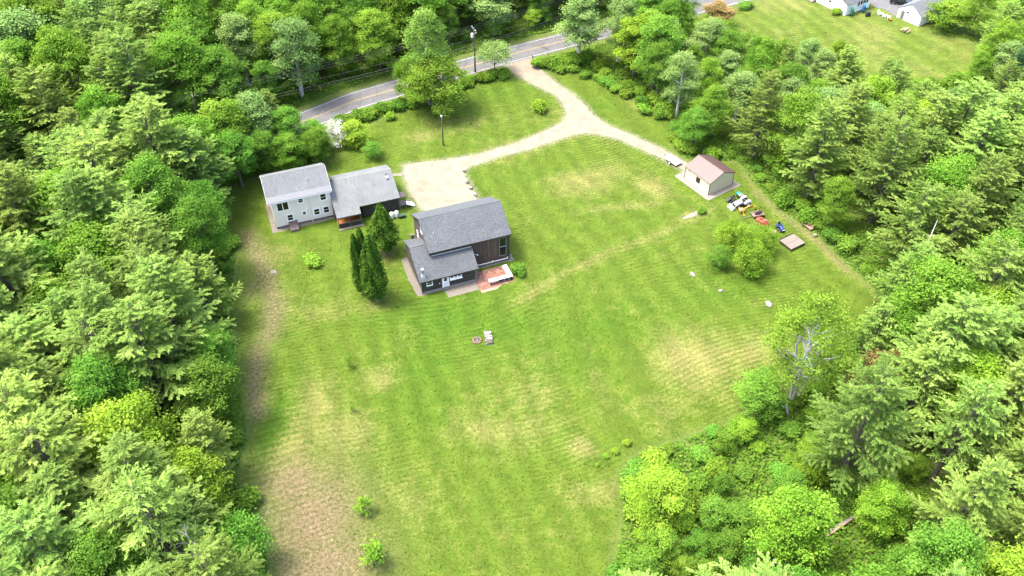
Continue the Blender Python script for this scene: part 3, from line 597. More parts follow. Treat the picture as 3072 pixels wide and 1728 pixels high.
# ------------------------------------------------------------------ tan metal shed
FS = Frame((35.92, 126.85), 34.3)                          # u along the gable end, v along the eave side
sh = thing('metal_shed', 'tan sided shed with brown metal roof on a concrete pad', 'shed', tuple(FS.o), FS.a)
W_, L_ = 6.05, 6.4
part('pad', MB().box(-1.15, 7.2, -1.2, 8.0, 0, .07), 'concrete_pale', sh)
prof = [(0, .06), (W_, .06), (W_, 2.78), (W_/2, 4.0), (0, 2.78)]
mb = MB(); mb.hexa([(u, 0, z) for u, z in prof], [(u, L_, z) for u, z in prof]); mb.f = [f[::-1] for f in mb.f]; part('wall', mb, 'siding_tan', sh)
for s_ in (0, 1):
    ua, ub_ = (-.22, W_/2) if s_ == 0 else (W_+.22, W_/2); k = 14; r = sh
    za = 2.78-.22*(1.22/(W_/2))+.02; zb_ = 4.02
    for i in range(k):
        v0 = -.12+i*(L_+.24)/k; v1 = v0+(L_+.24)/k-.012
        lo, hi = sorted((ua, ub_)); mb = MB()
        pts4 = [(ua, v0, za), (ub_, v0, zb_), (ub_, v1, zb_), (ua, v1, za)]
        if s_ == 0: pts4 = [pts4[0], pts4[1], pts4[2], pts4[3]]
        mb.hexa(pts4, [(x, y, z+.05) for x, y, z in pts4]); 
        if s_ == 1: mb.f = [f[::-1] for f in mb.f]
        mb.bar((ua, v1+.006, za+.06), (ub_, v1+.006, zb_+.06), .03, .04)
        part('roof_panel', mb, 'roof_brown', sh)
part('ridge_cap', MB().tube([(W_/2, -.13, 4.08), (W_/2, L_+.13, 4.08)], .08, 6), 'roof_brown', sh)
for x in (0, W_): part('corner_trim', MB().box(x-.06, x+.06, -.025, .06, .07, 2.75), 'trim_brown', sh); part('corner_trim', MB().box(x-.06, x+.06, L_-.06, L_+.025, .07, 2.75), 'trim_brown', sh)
for s_ in (-1, 1): part('rake_trim', MB().bar((W_/2, -.14, 4.03), (W_/2+s_*(W_/2+.2), -.14, 2.72), .04, .12), 'trim_brown', sh)
window(sh, (-.003, 3.0, 1.65), .95, 1.05, rz=-math.pi/2, panes=2, trim='trim_brown', tw=.06, sill=False)
part('service_door', MB().box(-.03, -.003, 5.0, 5.9, .1, 2.1), 'siding_tan', sh); part('wall_lamp', MB().box(-.14, -.003, 5.4, 5.5, 2.3, 2.4), 'metal_dark', sh)

# ------------------------------------------------------------------ machines and things on the lawn
def head(a, b): d = b-a; return math.atan2(d.y, d.x)
def wheel(parent, x, y, r, w_, rim='white_paint', name='wheel'):
    o = part(name, MB().cyl((0, 0, 0), (0, 1, 0), r, w_, 20), 'rubber', parent, (x, y, r), bevel=w_*.15)
    part('rim', MB().cyl((0, 0, 0), (0, 1, 0), r*.55, w_*1.06, 14), rim, o); part('hub', MB().cyl((0, 0, 0), (0, 1, 0), r*.2, w_*1.2, 10), 'metal_dark', o); return o
ra, fa = S(*Z3(1195, 790)), S(*Z3(1105, 815)); hd = head(ra, fa)
tr = thing('tractor', 'white and black compact tractor with front loader parked near the tan shed', 'tractor', ((ra+fa)/2).to_tuple(), hd)
tr.location = ((ra+fa)/2)+Vector((-math.sin(hd), math.cos(hd), 0))*(-.65)
if tr.location.y < ((ra+fa)/2).y: tr.location = ((ra+fa)/2)-Vector((-math.sin(hd), math.cos(hd), 0))*(-.65)
for s_ in (-1, 1):
    wheel(tr, -.95, s_*.68, .6, .34); wheel(tr, .85, s_*.58, .36, .24)
    part('fender', MB().tube([(-1.45, s_*.68, .9), (-1.25, s_*.68, 1.22), (-.9, s_*.68, 1.32), (-.5, s_*.68, 1.2), (-.3, s_*.68, .85)], [.2, .22, .24, .22, .18], 8), 'white_paint', tr)
    part('loader_arm', MB().bar((-.15, s_*.5, 1.15), (.9, s_*.5, 1.0), .1).bar((.9, s_*.5, 1.0), (1.9, s_*.5, .35), .1), 'metal_grey', tr)
    part('headlight', MB().cyl((1.36, s_*.2, .95), (1, 0, 0), .08, .04, 10), 'tank_white', tr)
part('hood', MB().hexa([(.05, -.33, .65), (1.35, -.27, .6), (1.35, .27, .6), (.05, .33, .65)], [(.05, -.3, 1.28), (1.3, -.23, 1.08), (1.3, .23, 1.08), (.05, .3, 1.28)]), 'white_paint', tr, bevel=.06)
part('chassis', MB().box(-1.2, 1.3, -.25, .25, .4, .66), 'metal_dark', tr); part('seat', MB().box(-1.0, -.5, -.25, .25, .95, 1.08).box(-1.12, -.98, -.25, .25, 1.0, 1.5), 'metal_dark', tr, bevel=.04)
part('platform', MB().box(-.55, .1, -.5, .5, .62, .7), 'metal_dark', tr); part('steering_wheel', MB().tube([(-.2, 0, 1.25), (-.3, 0, 1.42)], [.03, .03], 6).lathe([(.19, 0), (.19, .04)], 12, (-.3, 0, 1.4)), 'rubber', tr)
part('roll_bar', MB().tube([(-1.25, -.45, .8), (-1.25, -.45, 2.0), (-1.25, .45, 2.0), (-1.25, .45, .8)], .045, 6), 'metal_dark', tr)
part('bucket', MB().hexa([(1.85, -.8, .06), (2.4, -.8, .06), (2.4, .8, .06), (1.85, .8, .06)], [(1.75, -.8, .62), (1.9, -.8, .62), (1.9, .8, .62), (1.75, .8, .62)]), 'metal_grey', tr)
p = S(*Z3(1000, 715)); mw = thing('riding_mower', 'black riding mower parked beside the white tractor', 'mower', p.to_tuple(), hd+.2)
for s_ in (-1, 1): wheel(mw, -.55, s_*.45, .27, .24, 'metal_grey'); wheel(mw, .6, s_*.4, .2, .15, 'metal_grey')
part('hood', MB().hexa([(.1, -.32, .3), (.95, -.28, .3), (.95, .28, .3), (.1, .32, .3)], [(.1, -.3, .85), (.85, -.24, .7), (.85, .24, .7), (.1, .3, .85)]), 'metal_dark', mw, bevel=.05); part('seat', MB().box(-.65, -.2, -.24, .24, .55, .66).box(-.75, -.63, -.24, .24, .6, 1.0), 'rubber', mw, bevel=.04)
part('deck', MB().box(-.3, .35, -.62, .62, .12, .28), 'metal_dark', mw, bevel=.04); part('steering_wheel', MB().tube([(.1, 0, .8), (-.05, 0, 1.0)], .03, 6).lathe([(.17, 0), (.17, .04)], 10, (-.05, 0, .98)), 'rubber', mw); part('grille', MB().box(.9, .98, -.24, .24, .35, .62), 'metal_grey', mw)
p = S(*Z3(1100, 672)); sp = thing('seed_spreader', 'teal hopper spreader behind the black mower', 'spreader', p.to_tuple(), hd)
part('hopper', MB().hexa([(-.2, -.35, .3), (.2, -.35, .3), (.2, .35, .3), (-.2, .35, .3)], [(-.42, -.65, .85), (.42, -.65, .85), (.42, .65, .85), (-.42, .65, .85)]), 'paint_teal', sp); part('lid', MB().box(-.45, .45, .1, .68, .852, .9), 'metal_grey', sp)
for s_ in (-1, 1): wheel(sp, 0, s_*.55, .2, .12, 'metal_grey')
part('tow_bar', MB().bar((.2, 0, .3), (1.0, 0, .25), .06), 'metal_dark', sp)
a, bq = S(*Z3(1140, 850)), S(*Z3(1310, 815)); bh = thing('backhoe_attachment', 'orange and yellow backhoe arm lying on the grass behind the tractor', 'backhoe arm', a.to_tuple(), head(a, bq))
part('frame', MB().box(-.55, .25, -.5, .5, .25, .6), 'paint_orange', bh, bevel=.03); part('boom', MB().bar((.2, 0, .5), (1.5, 0, 1.0), .2).bar((1.5, 0, 1.0), (2.5, .1, .7), .16), 'paint_orange', bh); part('bucket', MB().hexa([(2.4, -.22, .2), (2.85, -.22, .15), (2.85, .3, .15), (2.4, .3, .2)], [(2.4, -.22, .7), (2.7, -.22, .6), (2.7, .3, .6), (2.4, .3, .7)]), 'paint_yellow', bh)
for s_ in (-1, 1): part('stabiliser', MB().bar((-.2, s_*.45, .5), (-.1, s_*1.1, .08), .12).box(-.28, .08, s_*1.1-.18, s_*1.1+.18, 0, .08), 'paint_orange', bh)
part('seat', MB().box(-.4, -.05, -.2, .2, .6, .75), 'metal_dark', bh); part('valve_bank', MB().box(-.6, -.35, -.45, -.1, .6, 1.0), 'tank_white', bh)
p = S(*Z6(880, 640)); qn = S(*Z6(600, 700)); wgn = thing('farm_wagon', 'old wooden wagon loaded with dark scrap, its tongue on the grass', 'wagon', p.to_tuple(), head(qn, p))
for k in range(5): part('plank', MB().box(-1.1, 1.1, -.6+k*.24, -.38+k*.24, .5, .55), 'wood_grey' if k in (0, 4) else 'wood_pink', wgn)
for s_ in (-1, 1): wheel(wgn, .75, s_*.68, .3, .14, 'metal_dark'); wheel(wgn, -.75, s_*.68, .3, .14, 'metal_dark'); part('side_rail', MB().box(-1.1, 1.1, s_*.62-.04, s_*.62+.04, .552, .68), 'wood_pink', wgn)
part('tongue', MB().bar((-1.0, 0, .42), (-3.0, .1, .08), .09), 'wood_grey', wgn); part('axle_beam', MB().box(-.85, .85, -.1, .1, .3, .49), 'metal_dark', wgn)
rng = random.Random(5)
sc_ = thing('scrap_heap', 'heap of dark scrap metal piled on the old wagon', 'scrap', (p.x, p.y, .56), head(qn, p))
for k in range(9): part('scrap_piece', MB().bar((rng.uniform(-.9, .2), rng.uniform(-.4, .4), .05+.04*k), (rng.uniform(0, .95), rng.uniform(-.4, .4), .06+rng.uniform(0, .25)), rng.uniform(.08, .2)), rng.choice(('metal_dark', 'rubber', 'metal_dark')), sc_)
part('scrap_piece', MB().bar((.3, .2, .0), (.45, .35, 1.3), .07), 'metal_dark', sc_)
p = S(*Z6(955, 745)); rm = thing('rotary_mower', 'faded red mower deck lying on the grass by the old wagon', 'mower deck', p.to_tuple(), -.7)
part('deck', MB().hexa([(-.9, -.6, .12), (.9, -.6, .12), (.9, .6, .12), (-.9, .6, .12)], [(-.8, -.5, .42), (.8, -.5, .42), (.8, .5, .42), (-.8, .5, .42)]), 'paint_red', rm, bevel=.05); part('gearbox', MB().box(-.2, .2, -.18, .18, .42, .72), 'paint_red', rm); part('hitch', MB().bar((.7, -.35, .4), (1.4, 0, .75), .08).bar((.7, .35, .4), (1.4, 0, .75), .08), 'paint_red', rm); wheel(rm, -1.1, 0, .18, .12, 'metal_grey'); part('drive_shaft', MB().bar((.1, 0, .55), (1.3, 0, .6), .09), 'wood_pink', rm)
p = S(*Z6(1025, 830)); bl = thing('grader_blade', 'bright red rear grader blade in the grass past the mower deck', 'grader blade', p.to_tuple(), -.2)
part('blade', MB().hexa([(-.75, -.05, .02), (.75, -.05, .02), (.75, .05, .02), (-.75, .05, .02)], [(-.75, .08, .42), (.75, .08, .42), (.75, .16, .42), (-.75, .16, .42)]), 'paint_red', bl); part('mast', MB().bar((0, .12, .3), (0, .8, .55), .1).bar((-.3, .1, .35), (0, .8, .5), .07).bar((.3, .1, .35), (0, .8, .5), .07), 'paint_red', bl)
a = S(*Z6(1340, 880)); bq = S(*Z6(1420, 985)); bm2 = thing('lawn_tractor', 'blue lawn tractor parked behind the fruit trees', 'mower', ((a+bq)/2).to_tuple(), head(a, bq))
for s_ in (-1, 1): wheel(bm2, -.6, s_*.48, .3, .24, 'metal_grey'); wheel(bm2, .65, s_*.42, .22, .16, 'metal_grey')
part('hood', MB().hexa([(0, -.34, .3), (1.0, -.3, .3), (1.0, .3, .3), (0, .34, .3)], [(0, -.32, .95), (.9, -.26, .78), (.9, .26, .78), (0, .32, .95)]), 'paint_blue', bm2, bevel=.07); part('headlight', MB().box(.96, 1.02, -.2, .2, .5, .66), 'tank_white', bm2)
part('fender', MB().box(-.95, -.2, -.55, .55, .55, .68), 'paint_blue', bm2, bevel=.06); part('seat', MB().box(-.7, -.25, -.24, .24, .68, .8).box(-.85, -.7, -.24, .24, .7, 1.15), 'rubber', bm2, bevel=.04); part('deck', MB().box(-.25, .4, -.65, .65, .14, .3), 'metal_dark', bm2, bevel=.05); part('steering_wheel', MB().tube([(0, 0, .9), (-.12, 0, 1.1)], .03, 6).lathe([(.17, 0), (.17, .04)], 10, (-.12, 0, 1.08)), 'rubber', bm2)
p = S(*Z6(1210, 985)); pal = thing('wood_pallet', 'pale wooden pallet on the grass beside the blue lawn tractor', 'pallet', p.to_tuple(), -.35)
for k in range(6): part('slat', MB().box(-.62+k*.21, -.46+k*.21, -.5, .5, .12+.02*(k % 2), .16+.02*(k % 2)), 'wood_tan', pal)
for y in (-.42, 0, .42): part('runner', MB().box(-.62, .6, y-.05, y+.05, 0, .118), 'wood_tan', pal)
# raft-like wooden platform on its frame
FPl = Frame((47.39, 111.15), 32); pf = thing('wooden_platform', 'square weathered wood deck standing tilted on short legs in the grass', 'platform', (FPl.o.x, FPl.o.y, 0), FPl.a)
pf.location = FPl.o
for k in range(2):
    for j in range(6): part('deck_board', MB().hexa(*[[(.03+j*.55, .02+k*1.42, zz+.12*0), (.56+j*.55, .02+k*1.42, zz), (.56+j*.55, 1.40+k*1.42, zz), (.03+j*.55, 1.40+k*1.42, zz)] for zz in (.5+.008*k, .56+.008*k)]), 'wood_grey', pf)
part('frame', MB().box(0, 3.36, 0, .1, .34, .498).box(0, 3.36, 2.74, 2.84, .34, .498).box(0, .1, .1, 2.74, .34, .498).box(3.26, 3.36, .1, 2.74, .34, .498), 'log_dark', pf); part('back_rail', MB().box(0, 3.36, 2.85, 2.92, .4, .72), 'trim_brown', pf)
for x in (.15, 3.2):
    for y in (.15, 2.65): part('leg', MB().box(x-.08, x+.08, y-.08, y+.08, 0, .34), 'log_dark', pf)
part('tie_plate', MB().box(1.6, 1.8, -.03, -.002, .36, .48), 'metal_grey', pf)
p = S(*Z6(1955, 890)); a, bq = S(*Z6(1870, 815)), S(*Z6(2040, 940)); bx_ = thing('wood_bench', 'weathered plank bench at the edge of the woods by the track', 'bench', p.to_tuple(), head(a, bq))
for k in range(3): part('seat_plank', MB().box(-1.15, 1.15, -.33+k*.23, -.12+k*.23, .42, .48), 'wood_pink', bx_)
for x in (-.85, .85): part('leg', MB().box(x-.1, x+.1, -.3, .32, 0, .419), 'wood_tan', bx_)
part('backrest', MB().box(-1.15, 1.15, .37, .42, .5, .85), 'wood_pink', bx_)
for x in (-.9, .9): part('back_post', MB().box(x-.05, x+.05, .421, .48, .0, .85), 'wood_tan', bx_)
p = S(*Z6(2140, 1075)); tag(part('boulder', MB().rock((0, 0, .2), .4, .3, .28, 11, 2), 'stone_pale', None, (p.x, p.y, 0), smooth=True), 'pale rock in the brush near the plank bench', 'rock')
# utility trailer
a, bq = S(*Z3(170, 165)), S(*Z3(340, 270)); p = S(*Z3(285, 235)); hd2 = head(S(*Z3(390, 240)), S(*Z3(260, 150)))
tl = thing('utility_trailer', 'white flatbed utility trailer parked on the gravel drive near the shed', 'trailer', p.to_tuple(), hd2)
for k in range(8): part('bed_plank', MB().box(-1.55, 1.55, -.8+k*.2, -.61+k*.2, .52, .57), 'white_paint', tl)
part('frame', MB().box(-1.6, 1.6, -.85, -.805, .42, .62).box(-1.6, 1.6, .805, .85, .42, .62).box(-1.6, -1.555, -.805, .805, .42, .62).box(1.555, 1.6, -.805, .805, .42, .62), 'pipe_white', tl)
for s_ in (-1, 1): wheel(tl, -.1, s_*1.0, .31, .18); part('mudguard', MB().tube([(-.5, s_*1.0, .5), (-.35, s_*1.0, .68), (-.1, s_*1.0, .72), (.15, s_*1.0, .68), (.3, s_*1.0, .5)], .1, 6), 'metal_grey', tl)
part('tongue', MB().bar((1.55, -.5, .45), (2.6, 0, .42), .08).bar((1.55, .5, .45), (2.6, 0, .42), .08), 'metal_grey', tl); part('jack', MB().tube([(2.5, 0, 0), (2.5, 0, .75)], .04, 6), 'metal_grey', tl); part('rail', MB().tube([(1.55, -.8, .62), (1.55, -.8, .95), (1.55, .8, .95), (1.55, .8, .62)], .03, 6), 'pipe_white', tl)
# firewood and fire ring
def ZF(x, y): return (1400+x/14.49, 960+y/14.49)
a, bq = S(*ZF(880, 500)), S(*ZF(1000, 1080)); c_ = (a+bq)/2; hdw = head(bq, a); fw = thing('firewood_pile', 'stack of split white birch firewood on the open lawn', 'firewood', c_.to_tuple(), hdw); L2 = (a-bq).length/2+.1
lm = [MB().tube([(0, -.5, 0), (0, .5, 0)], .10, 7).mesh('log') for _ in range(1)]; lm += [MB().hexa([(-.11, -.5, -.07), (.11, -.5, -.07), (0, -.5, .12)], [(-.11, .5, -.07), (.11, .5, -.07), (0, .5, .12)]).mesh('log')]
lm[0].materials.append(M['birch_log']); lm[1].materials.append(M['birch_log']); ld = lm[1].copy(); ld.materials[0] = M['wood_grey']
rng = random.Random(9)
for k in range(3):
    n = int(2*L2/.24)-k
    for i in range(n):
        for j in (0,): link('log', rng.choice(lm+[ld, ld]), None, fw, (-L2+.1+i*.24+k*.1+rng.uniform(-.03, .03), j*.42+rng.uniform(-.08, .08), 0.1+k*.19+rng.uniform(-.01, .02)), rot=(rng.uniform(-.06, .06), rng.uniform(-.8, .8), rng.uniform(-.22, .22)))
p = S(*ZF(450, 900)); fp = thing('fire_ring', 'round rusty stone fire ring beside the birch firewood stack', 'fire pit', p.to_tuple())
for k in range(11): a_ = k*2*math.pi/11; part('stone', MB().rock((.6*math.cos(a_), .6*math.sin(a_), .12), .2, .17, .17, k), rng.choice(('copper', 'wood_pink', 'stone')), fp)
part('ash_bed', MB().lathe([(.5, 0), (.5, .04)], 14), 'log_dark', fp)
for k in range(3): part('charred_log', MB().tube([(-.3+.2*k, -.3, .1), (.2-.1*k, .3, .14)], .06, 6), 'stone_pale' if k else 'log_dark', fp)
# rocks at the drive, in the field and by the barn
rk = [MB().rock((0, 0, .5), .5, .4, .55, s, 2).mesh('rock') for s in range(4)]
for m_ in rk: m_.materials.append(M['stone_pale'])
def rock(p, s, label, group=None, k=0, flat=1.0): o = link('rock', rk[k % 4], None, None, (p.x, p.y, -.05*s), k*1.7); o.scale = (s*1.1, s, s*.75*flat); tag(o, label, 'rock', group); return o
for k, (x, y) in enumerate(((1528,1172),(1548,1258),(1578,1305),(1612,1355))): rock(S(*Z4(x, y)), .75+.1*(k % 2), 'small pale rock lining the edge of the gravel parking area', 'rocks along the gravel parking edge', k)
rock(D(1812, 732), .75, 'narrow pale rock lying alone on the mown field', k=2, flat=.5); rock(D(1934, 766), 1.3, 'large flat pale boulder beside the tall light green tree', k=1, flat=.4); rock(D(1742, 690), 1.0, 'flat grey rock flush with the grass below the fruit trees', k=3, flat=.3)
for k, (x, y) in enumerate(((880,760),(905,800),(895,775),(915,825))): rock(S(*Z2(x, y)), .6, 'fieldstone lying on the gravel strip against the lean-to', 'fieldstones by the lean-to', k)
ms = sheet('sand_patch', [tuple(S(*Z3(x, y)))[:2] for x, y in ((395,930),(470,890),(560,850),(605,840),(610,880),(530,920),(420,945))], .38*0+.05, 'concrete_pale', .15, .4); struct(ms); ms.location.z = .03
# small orange walk-behind machine by the lean-to
p = S(*Z2(935, 885)); tm = thing('garden_tiller', 'small orange and black tiller on the gravel strip by the lean-to', 'tiller', p.to_tuple(), FB.a+1.3)
part('engine', MB().box(-.2, .25, -.18, .18, .3, .62), 'paint_orange', tm, bevel=.04); part('handle', MB().bar((-.2, -.2, .45), (-.9, -.28, .95), .045).bar((-.2, .2, .45), (-.9, .28, .95), .045), 'metal_dark', tm); 
for s_ in (-1, 1): wheel(tm, 0, s_*.28, .22, .12, 'metal_dark')
p = S(*Z4(1028, 1194)); struct(sheet('stepping_stone', [(p.x-1.3, p.y-.5), (p.x+1.1, p.y-.35), (p.x+1.2, p.y+.5), (p.x-1.2, p.y+.4)], .02, 'concrete_pale', .15, .4))
p = D(688, 684); tag(part('ground_cover', MB().box(-.45, .45, -.4, .4, 0, .05).lathe([(.22, .05), (.22, .09)], 12), 'concrete_pale', None, (p.x, p.y, 0), .3), 'flat concrete well cover in bare ground near the wood edge', 'well cover')

# ------------------------------------------------------------------ poles, wires, signs
def pole(p, hgt, r0, label, lean=(0, 0), arms=()):
    t_ = thing('utility_pole', label, 'utility pole', p.to_tuple()); part('shaft', MB().tube([(0, 0, 0), (lean[0], lean[1], hgt)], [r0, r0*.65], 10), 'pole_wood', t_, smooth=True); return t_
p1 = S(*Z4(1612, 402)); POLE = pole(p1, 10.4, .19, 'tall utility pole with transformer between the road and the drive')
rdir = 24.0*math.pi/180
for zz, ln in ((10.1, 2.2),): part('crossarm', MB().bar((-math.sin(rdir)*ln/2, math.cos(rdir)*ln/2, zz), (math.sin(rdir)*ln/2, -math.cos(rdir)*ln/2, zz), .12), 'stone_pale', POLE)
for k in (-1, 0, 1): part('insulator', MB().lathe([(.06, 0), (.1, .08), (.1, .2), (.04, .3)], 8, (-math.sin(rdir)*k, math.cos(rdir)*k, 10.16)), 'tank_white', POLE)
part('transformer', MB().lathe([(.27, 0), (.28, .1), (.28, .85), (.2, .97)], 14, (-.42, -.12, 8.3)), 'tank_white', POLE, smooth=True); part('switch', MB().bar((.15, 0, 9.2), (.55, -.3, 9.5), .12), 'tank_white', POLE)
p2 = S(*Z4(1365, 968)); SPOLE = pole(p2, 6.9, .13, 'short service pole standing alone on the front lawn')
part('wire_bracket', MB().box(-.15, .15, -.15, .15, 6.5, 6.8), 'tank_white', SPOLE)
dirL = Vector((ROADC[5][0]-ROADC[30][0], ROADC[5][1]-ROADC[30][1], 0)).normalized()
def roadpt(x, off):                                        # point beside the road at a given x
    i = int(np.argmin(abs(ROADC[:, 0]-x))); d = ROADC[min(i+1, len(ROADC)-1)]-ROADC[i-1]; d /= np.linalg.norm(d); q_ = ROADC[i]+np.array([-d[1], d[0]])*off; return Vector((q_[0], q_[1], 0))
p3 = roadpt(p1.x-48, 6.5); p4 = roadpt(p1.x+45, 6.5); p5 = roadpt(p1.x-95, 6.0)
for pp, lb in ((p3, 'utility pole beside the yellow warning sign across the road'), (p4, 'utility pole by the road at the far wood edge'), (p5, 'utility pole by the road deep in the wood')):
    o = pole(pp, 10.2, .17, lb); part('crossarm', MB().bar((-math.sin(rdir)*1.1, math.cos(rdir)*1.1, 9.9), (math.sin(rdir)*1.1, -math.cos(rdir)*1.1, 9.9), .12), 'stone_pale', o)
def wire(a, bq, sag, label, r=.02):
    a, bq = Vector(a), Vector(bq); n = 18; pts_ = [a.lerp(bq, i/n)-Vector((0, 0, 4*sag*(i/n)*(1-i/n))) for i in range(n+1)]
    return tag(part('power_line', MB().tube(pts_, r, 5), 'wire'), label, 'cable', 'overhead lines along the road')
for a, bq in ((p1, p3), (p3, p5), (p1, p4)):
    for k in (-1, 0, 1): o_ = Vector((-math.sin(rdir)*k, math.cos(rdir)*k, 0)); wire(a+o_+Vector((0, 0, 10.5 if a is p1 else 10)), bq+o_+Vector((0, 0, 10)), .7, 'thin overhead power line strung along the road')
    for zz, r_k in ((8.0, .022), (6.6, .04), (6.0, .03)): wire(a+Vector((0, 0, zz)), bq+Vector((0, 0, zz-.2)), .9, 'low cable strung along the roadside poles', r_k)
wire(p1+Vector((0, 0, 7.6)), p2+Vector((0, 0, 6.7)), .5, 'service line from the road pole to the lawn pole')
wire(p2+Vector((0, 0, 6.7)), FH.pt(21.5, 1.5, 4.6), .5, 'service line from the lawn pole to the house wing', .02)
p = S(*Z4(425, 590)); sg = thing('warning_sign', 'yellow diamond road sign with black curve arrow on a post', 'road sign', p.to_tuple(), R(-35))
part('post', MB().box(-.04, .04, -.03, .03, 0, 2.6), 'metal_grey', sg); part('sign_plate', MB().hexa([(0, -.05, 1.6), (.55, -.05, 2.15), (0, -.05, 2.7), (-.55, -.05, 2.15)], [(0, -.031, 1.6), (.55, -.031, 2.15), (0, -.031, 2.7), (-.55, -.031, 2.15)]), 'paint_yellow', sg)
part('arrow', MB().bar((-.05, -.058, 1.85), (-.05, -.058, 2.15), .09, .012, up=(0, 1, 0)).bar((-.05, -.058, 2.12), (.12, -.058, 2.3), .09, .012, up=(0, 1, 0)).bar((.12, -.058, 2.28), (.12, -.058, 2.42), .2, .012, up=(0, 1, 0)), 'rubber', sg)
p = S(*Z4(2056, 318)); mbx = thing('mailbox', 'dark mailbox on a thin post where the drive meets the road', 'mailbox', p.to_tuple(), .4)
part('post', MB().box(-.05, .05, -.05, .05, 0, 1.1), 'pole_wood', mbx); part('box', MB().tube([(-.1, -.3, 1.2), (-.1, .3, 1.2)], .14, 10), 'metal_dark', mbx); part('flag', MB().box(.05, .07, 0, .05, 1.2, 1.45), 'paint_red', mbx)
p = S(*Z4(2160, 268)); ms_ = thing('road_marker', 'small white marker post with plate at the road edge', 'marker', p.to_tuple(), .4); part('post', MB().box(-.04, .04, -.04, .04, 0, 1.0), 'white_paint', ms_); part('plate', MB().box(-.3, .3, -.05, -.041, .7, 1.1), 'white_paint', ms_)

# ------------------------------------------------------------------ neighbour's place
a, bq = S(*Z7(690, 245)), S(*Z7(1060, 110)); FN = Frame((a.x, a.y), math.degrees(head(a, bq)))
Ln = (bq-a).length
nh = thing('neighbour_house', 'white house with dark porch roof beyond the far lawn', 'house', (a.x, a.y, 0), FN.a)
part('wall', gable_walls(MB(), 0, Ln, 0, 12.0, 0, 3.0, 5.4), 'white_paint', nh)
rf = MB(); slab(rf, -.4, Ln+.4, -.5, 2.8, 6.0, 5.55, .13); slab(rf, -.4, Ln+.4, 12.5, 2.8, 6.0, 5.55, .13); part('roof', rf, 'roof_slate', nh)
for k in range(4): window(nh, (Ln*.5+k*1.0, -.003, 2.0), .9, 1.2, rows=1, tw=.07)
for k in range(2): window(nh, (-.003, 5.2+k*1.2, 1.9), .8, 1.1, rz=-math.pi/2, tw=.07)
part('bulkhead', MB().hexa([(-1.5, 9.2, 0), (0, 9.2, 0), (0, 11.2, 0), (-1.5, 11.2, 0)], [(-1.5, 9.2, .25), (-.003, 9.2, .8), (-.003, 11.2, .8), (-1.5, 11.2, .25)]), 'concrete', nh)
part('corner_board', MB().box(-.03, .12, -.03, .12, 0, 2.78), 'white_paint', nh)
a, bq, c3 = S(*Z7(1830, 410)), S(*Z7(1490, 260)), S(*Z7(1925, 260))
FG = Frame((a.x, a.y), math.degrees(head(bq, a))-180); wG = (bq-a).length
gr = thing('garage', 'white gable garage with grey roof beyond the far lawn', 'garage', (a.x, a.y, 0), math.radians(math.degrees(head(bq, a))))
mb = MB(); prof = [(0, 0), (-wG, 0), (-wG, 2.5), (-wG/2, 4.4), (0, 2.5)]; mb.hexa([(u, 0, z) for u, z in prof], [(u, 9.0, z) for u, z in prof]); part('wall', mb, 'white_paint', gr)
rf = MB()
for s_ in (0, 1):
    ua = .3 if s_ == 0 else -wG-.3; b4 = [(ua, -.25, 2.33), (-wG/2, -.25, 4.45), (-wG/2, 9.3, 4.45), (ua, 9.3, 2.33)]; rf.hexa(b4, [(x, y, z+.12) for x, y, z in b4])
part('roof', rf, 'roof_lichen', gr)
for u in (-wG*.62, -wG*.55): window(gr, (u, -.003, 2.1), .5, .6, rows=1, tw=.06)
part('door', MB().box(-wG*.86, -wG*.86+.9, -.06, -.003, .05, 2.05), 'wood_grey', gr)
def kay(px, label, m, L=1.6):
    p = S(*Z7(*px)); o = thing('kayak', label, 'kayak', (p.x, p.y, 0), FN.a)
    part('hull', MB().tube([(0, -.35, .05), (.02, -.3, .5), (.03, -.2, 1.2), (.02, -.12, 1.9), (0, -.08, 2.4)], [.08, .34, .4, .32, .06], 12), m, o, smooth=True); part('cockpit', MB().tube([(.03, -.56, 1.1), (.03, -.5, 1.6)], [.2, .18], 8), 'rubber', o); return o
kay((955, 190), 'blue kayak leaning against the white house', 'cloth_blue'); kay((775, 240), 'bright green boat leaning against the house corner', 'cloth_green')
p = S(*Z7(1045, 250)); gl = thing('grill', 'black covered grill on the far lawn', 'grill', (p.x, p.y, 0), .3); part('cover', MB().hexa([(-.65, -.35, .1), (.65, -.35, .1), (.65, .35, .1), (-.65, .35, .1)], [(-.5, -.28, 1.1), (.5, -.28, 1.1), (.5, .28, 1.1), (-.5, .28, 1.1)]), 'metal_dark', gl, bevel=.1); part('leg', MB().box(-.5, -.42, -.3, .3, 0, .1), 'rubber', gl); part('leg', MB().box(.42, .5, -.3, .3, 0, .1), 'rubber', gl)
def chair(px, rz, m, label, group=None):
    p = S(*Z7(*px)); o = thing('lawn_chair', label, 'chair', (p.x, p.y, 0), rz, group)
    part('seat', MB().hexa([(-.3, -.3, .36), (.3, -.3, .36), (.3, .3, .28), (-.3, .3, .28)], [(-.3, -.3, .4), (.3, -.3, .4), (.3, .3, .32), (-.3, .3, .32)]), m, o); part('backrest', MB().hexa([(-.3, .28, .3), (.3, .28, .3), (.3, .33, .3), (-.3, .33, .3)], [(-.26, .6, 1.05), (.26, .6, 1.05), (.26, .65, 1.05), (-.26, .65, 1.05)]), m, o)
    for x in (-.36, .36): part('arm', MB().box(x-.07, x+.07, -.35, .45, .55, .59), m, o); part('leg', MB().box(x-.04, x+.04, -.3, -.22, 0, .55), m, o); part('leg', MB().box(x-.04, x+.04, .3, .38, 0, .55), m, o)
for px, rz in (((1225, 235), .4), ((1300, 268), .9), ((1370, 290), 1.3)): chair(px, rz, 'white_paint', 'white lawn chair on the far grass near the garage', 'white lawn chairs by the garage')
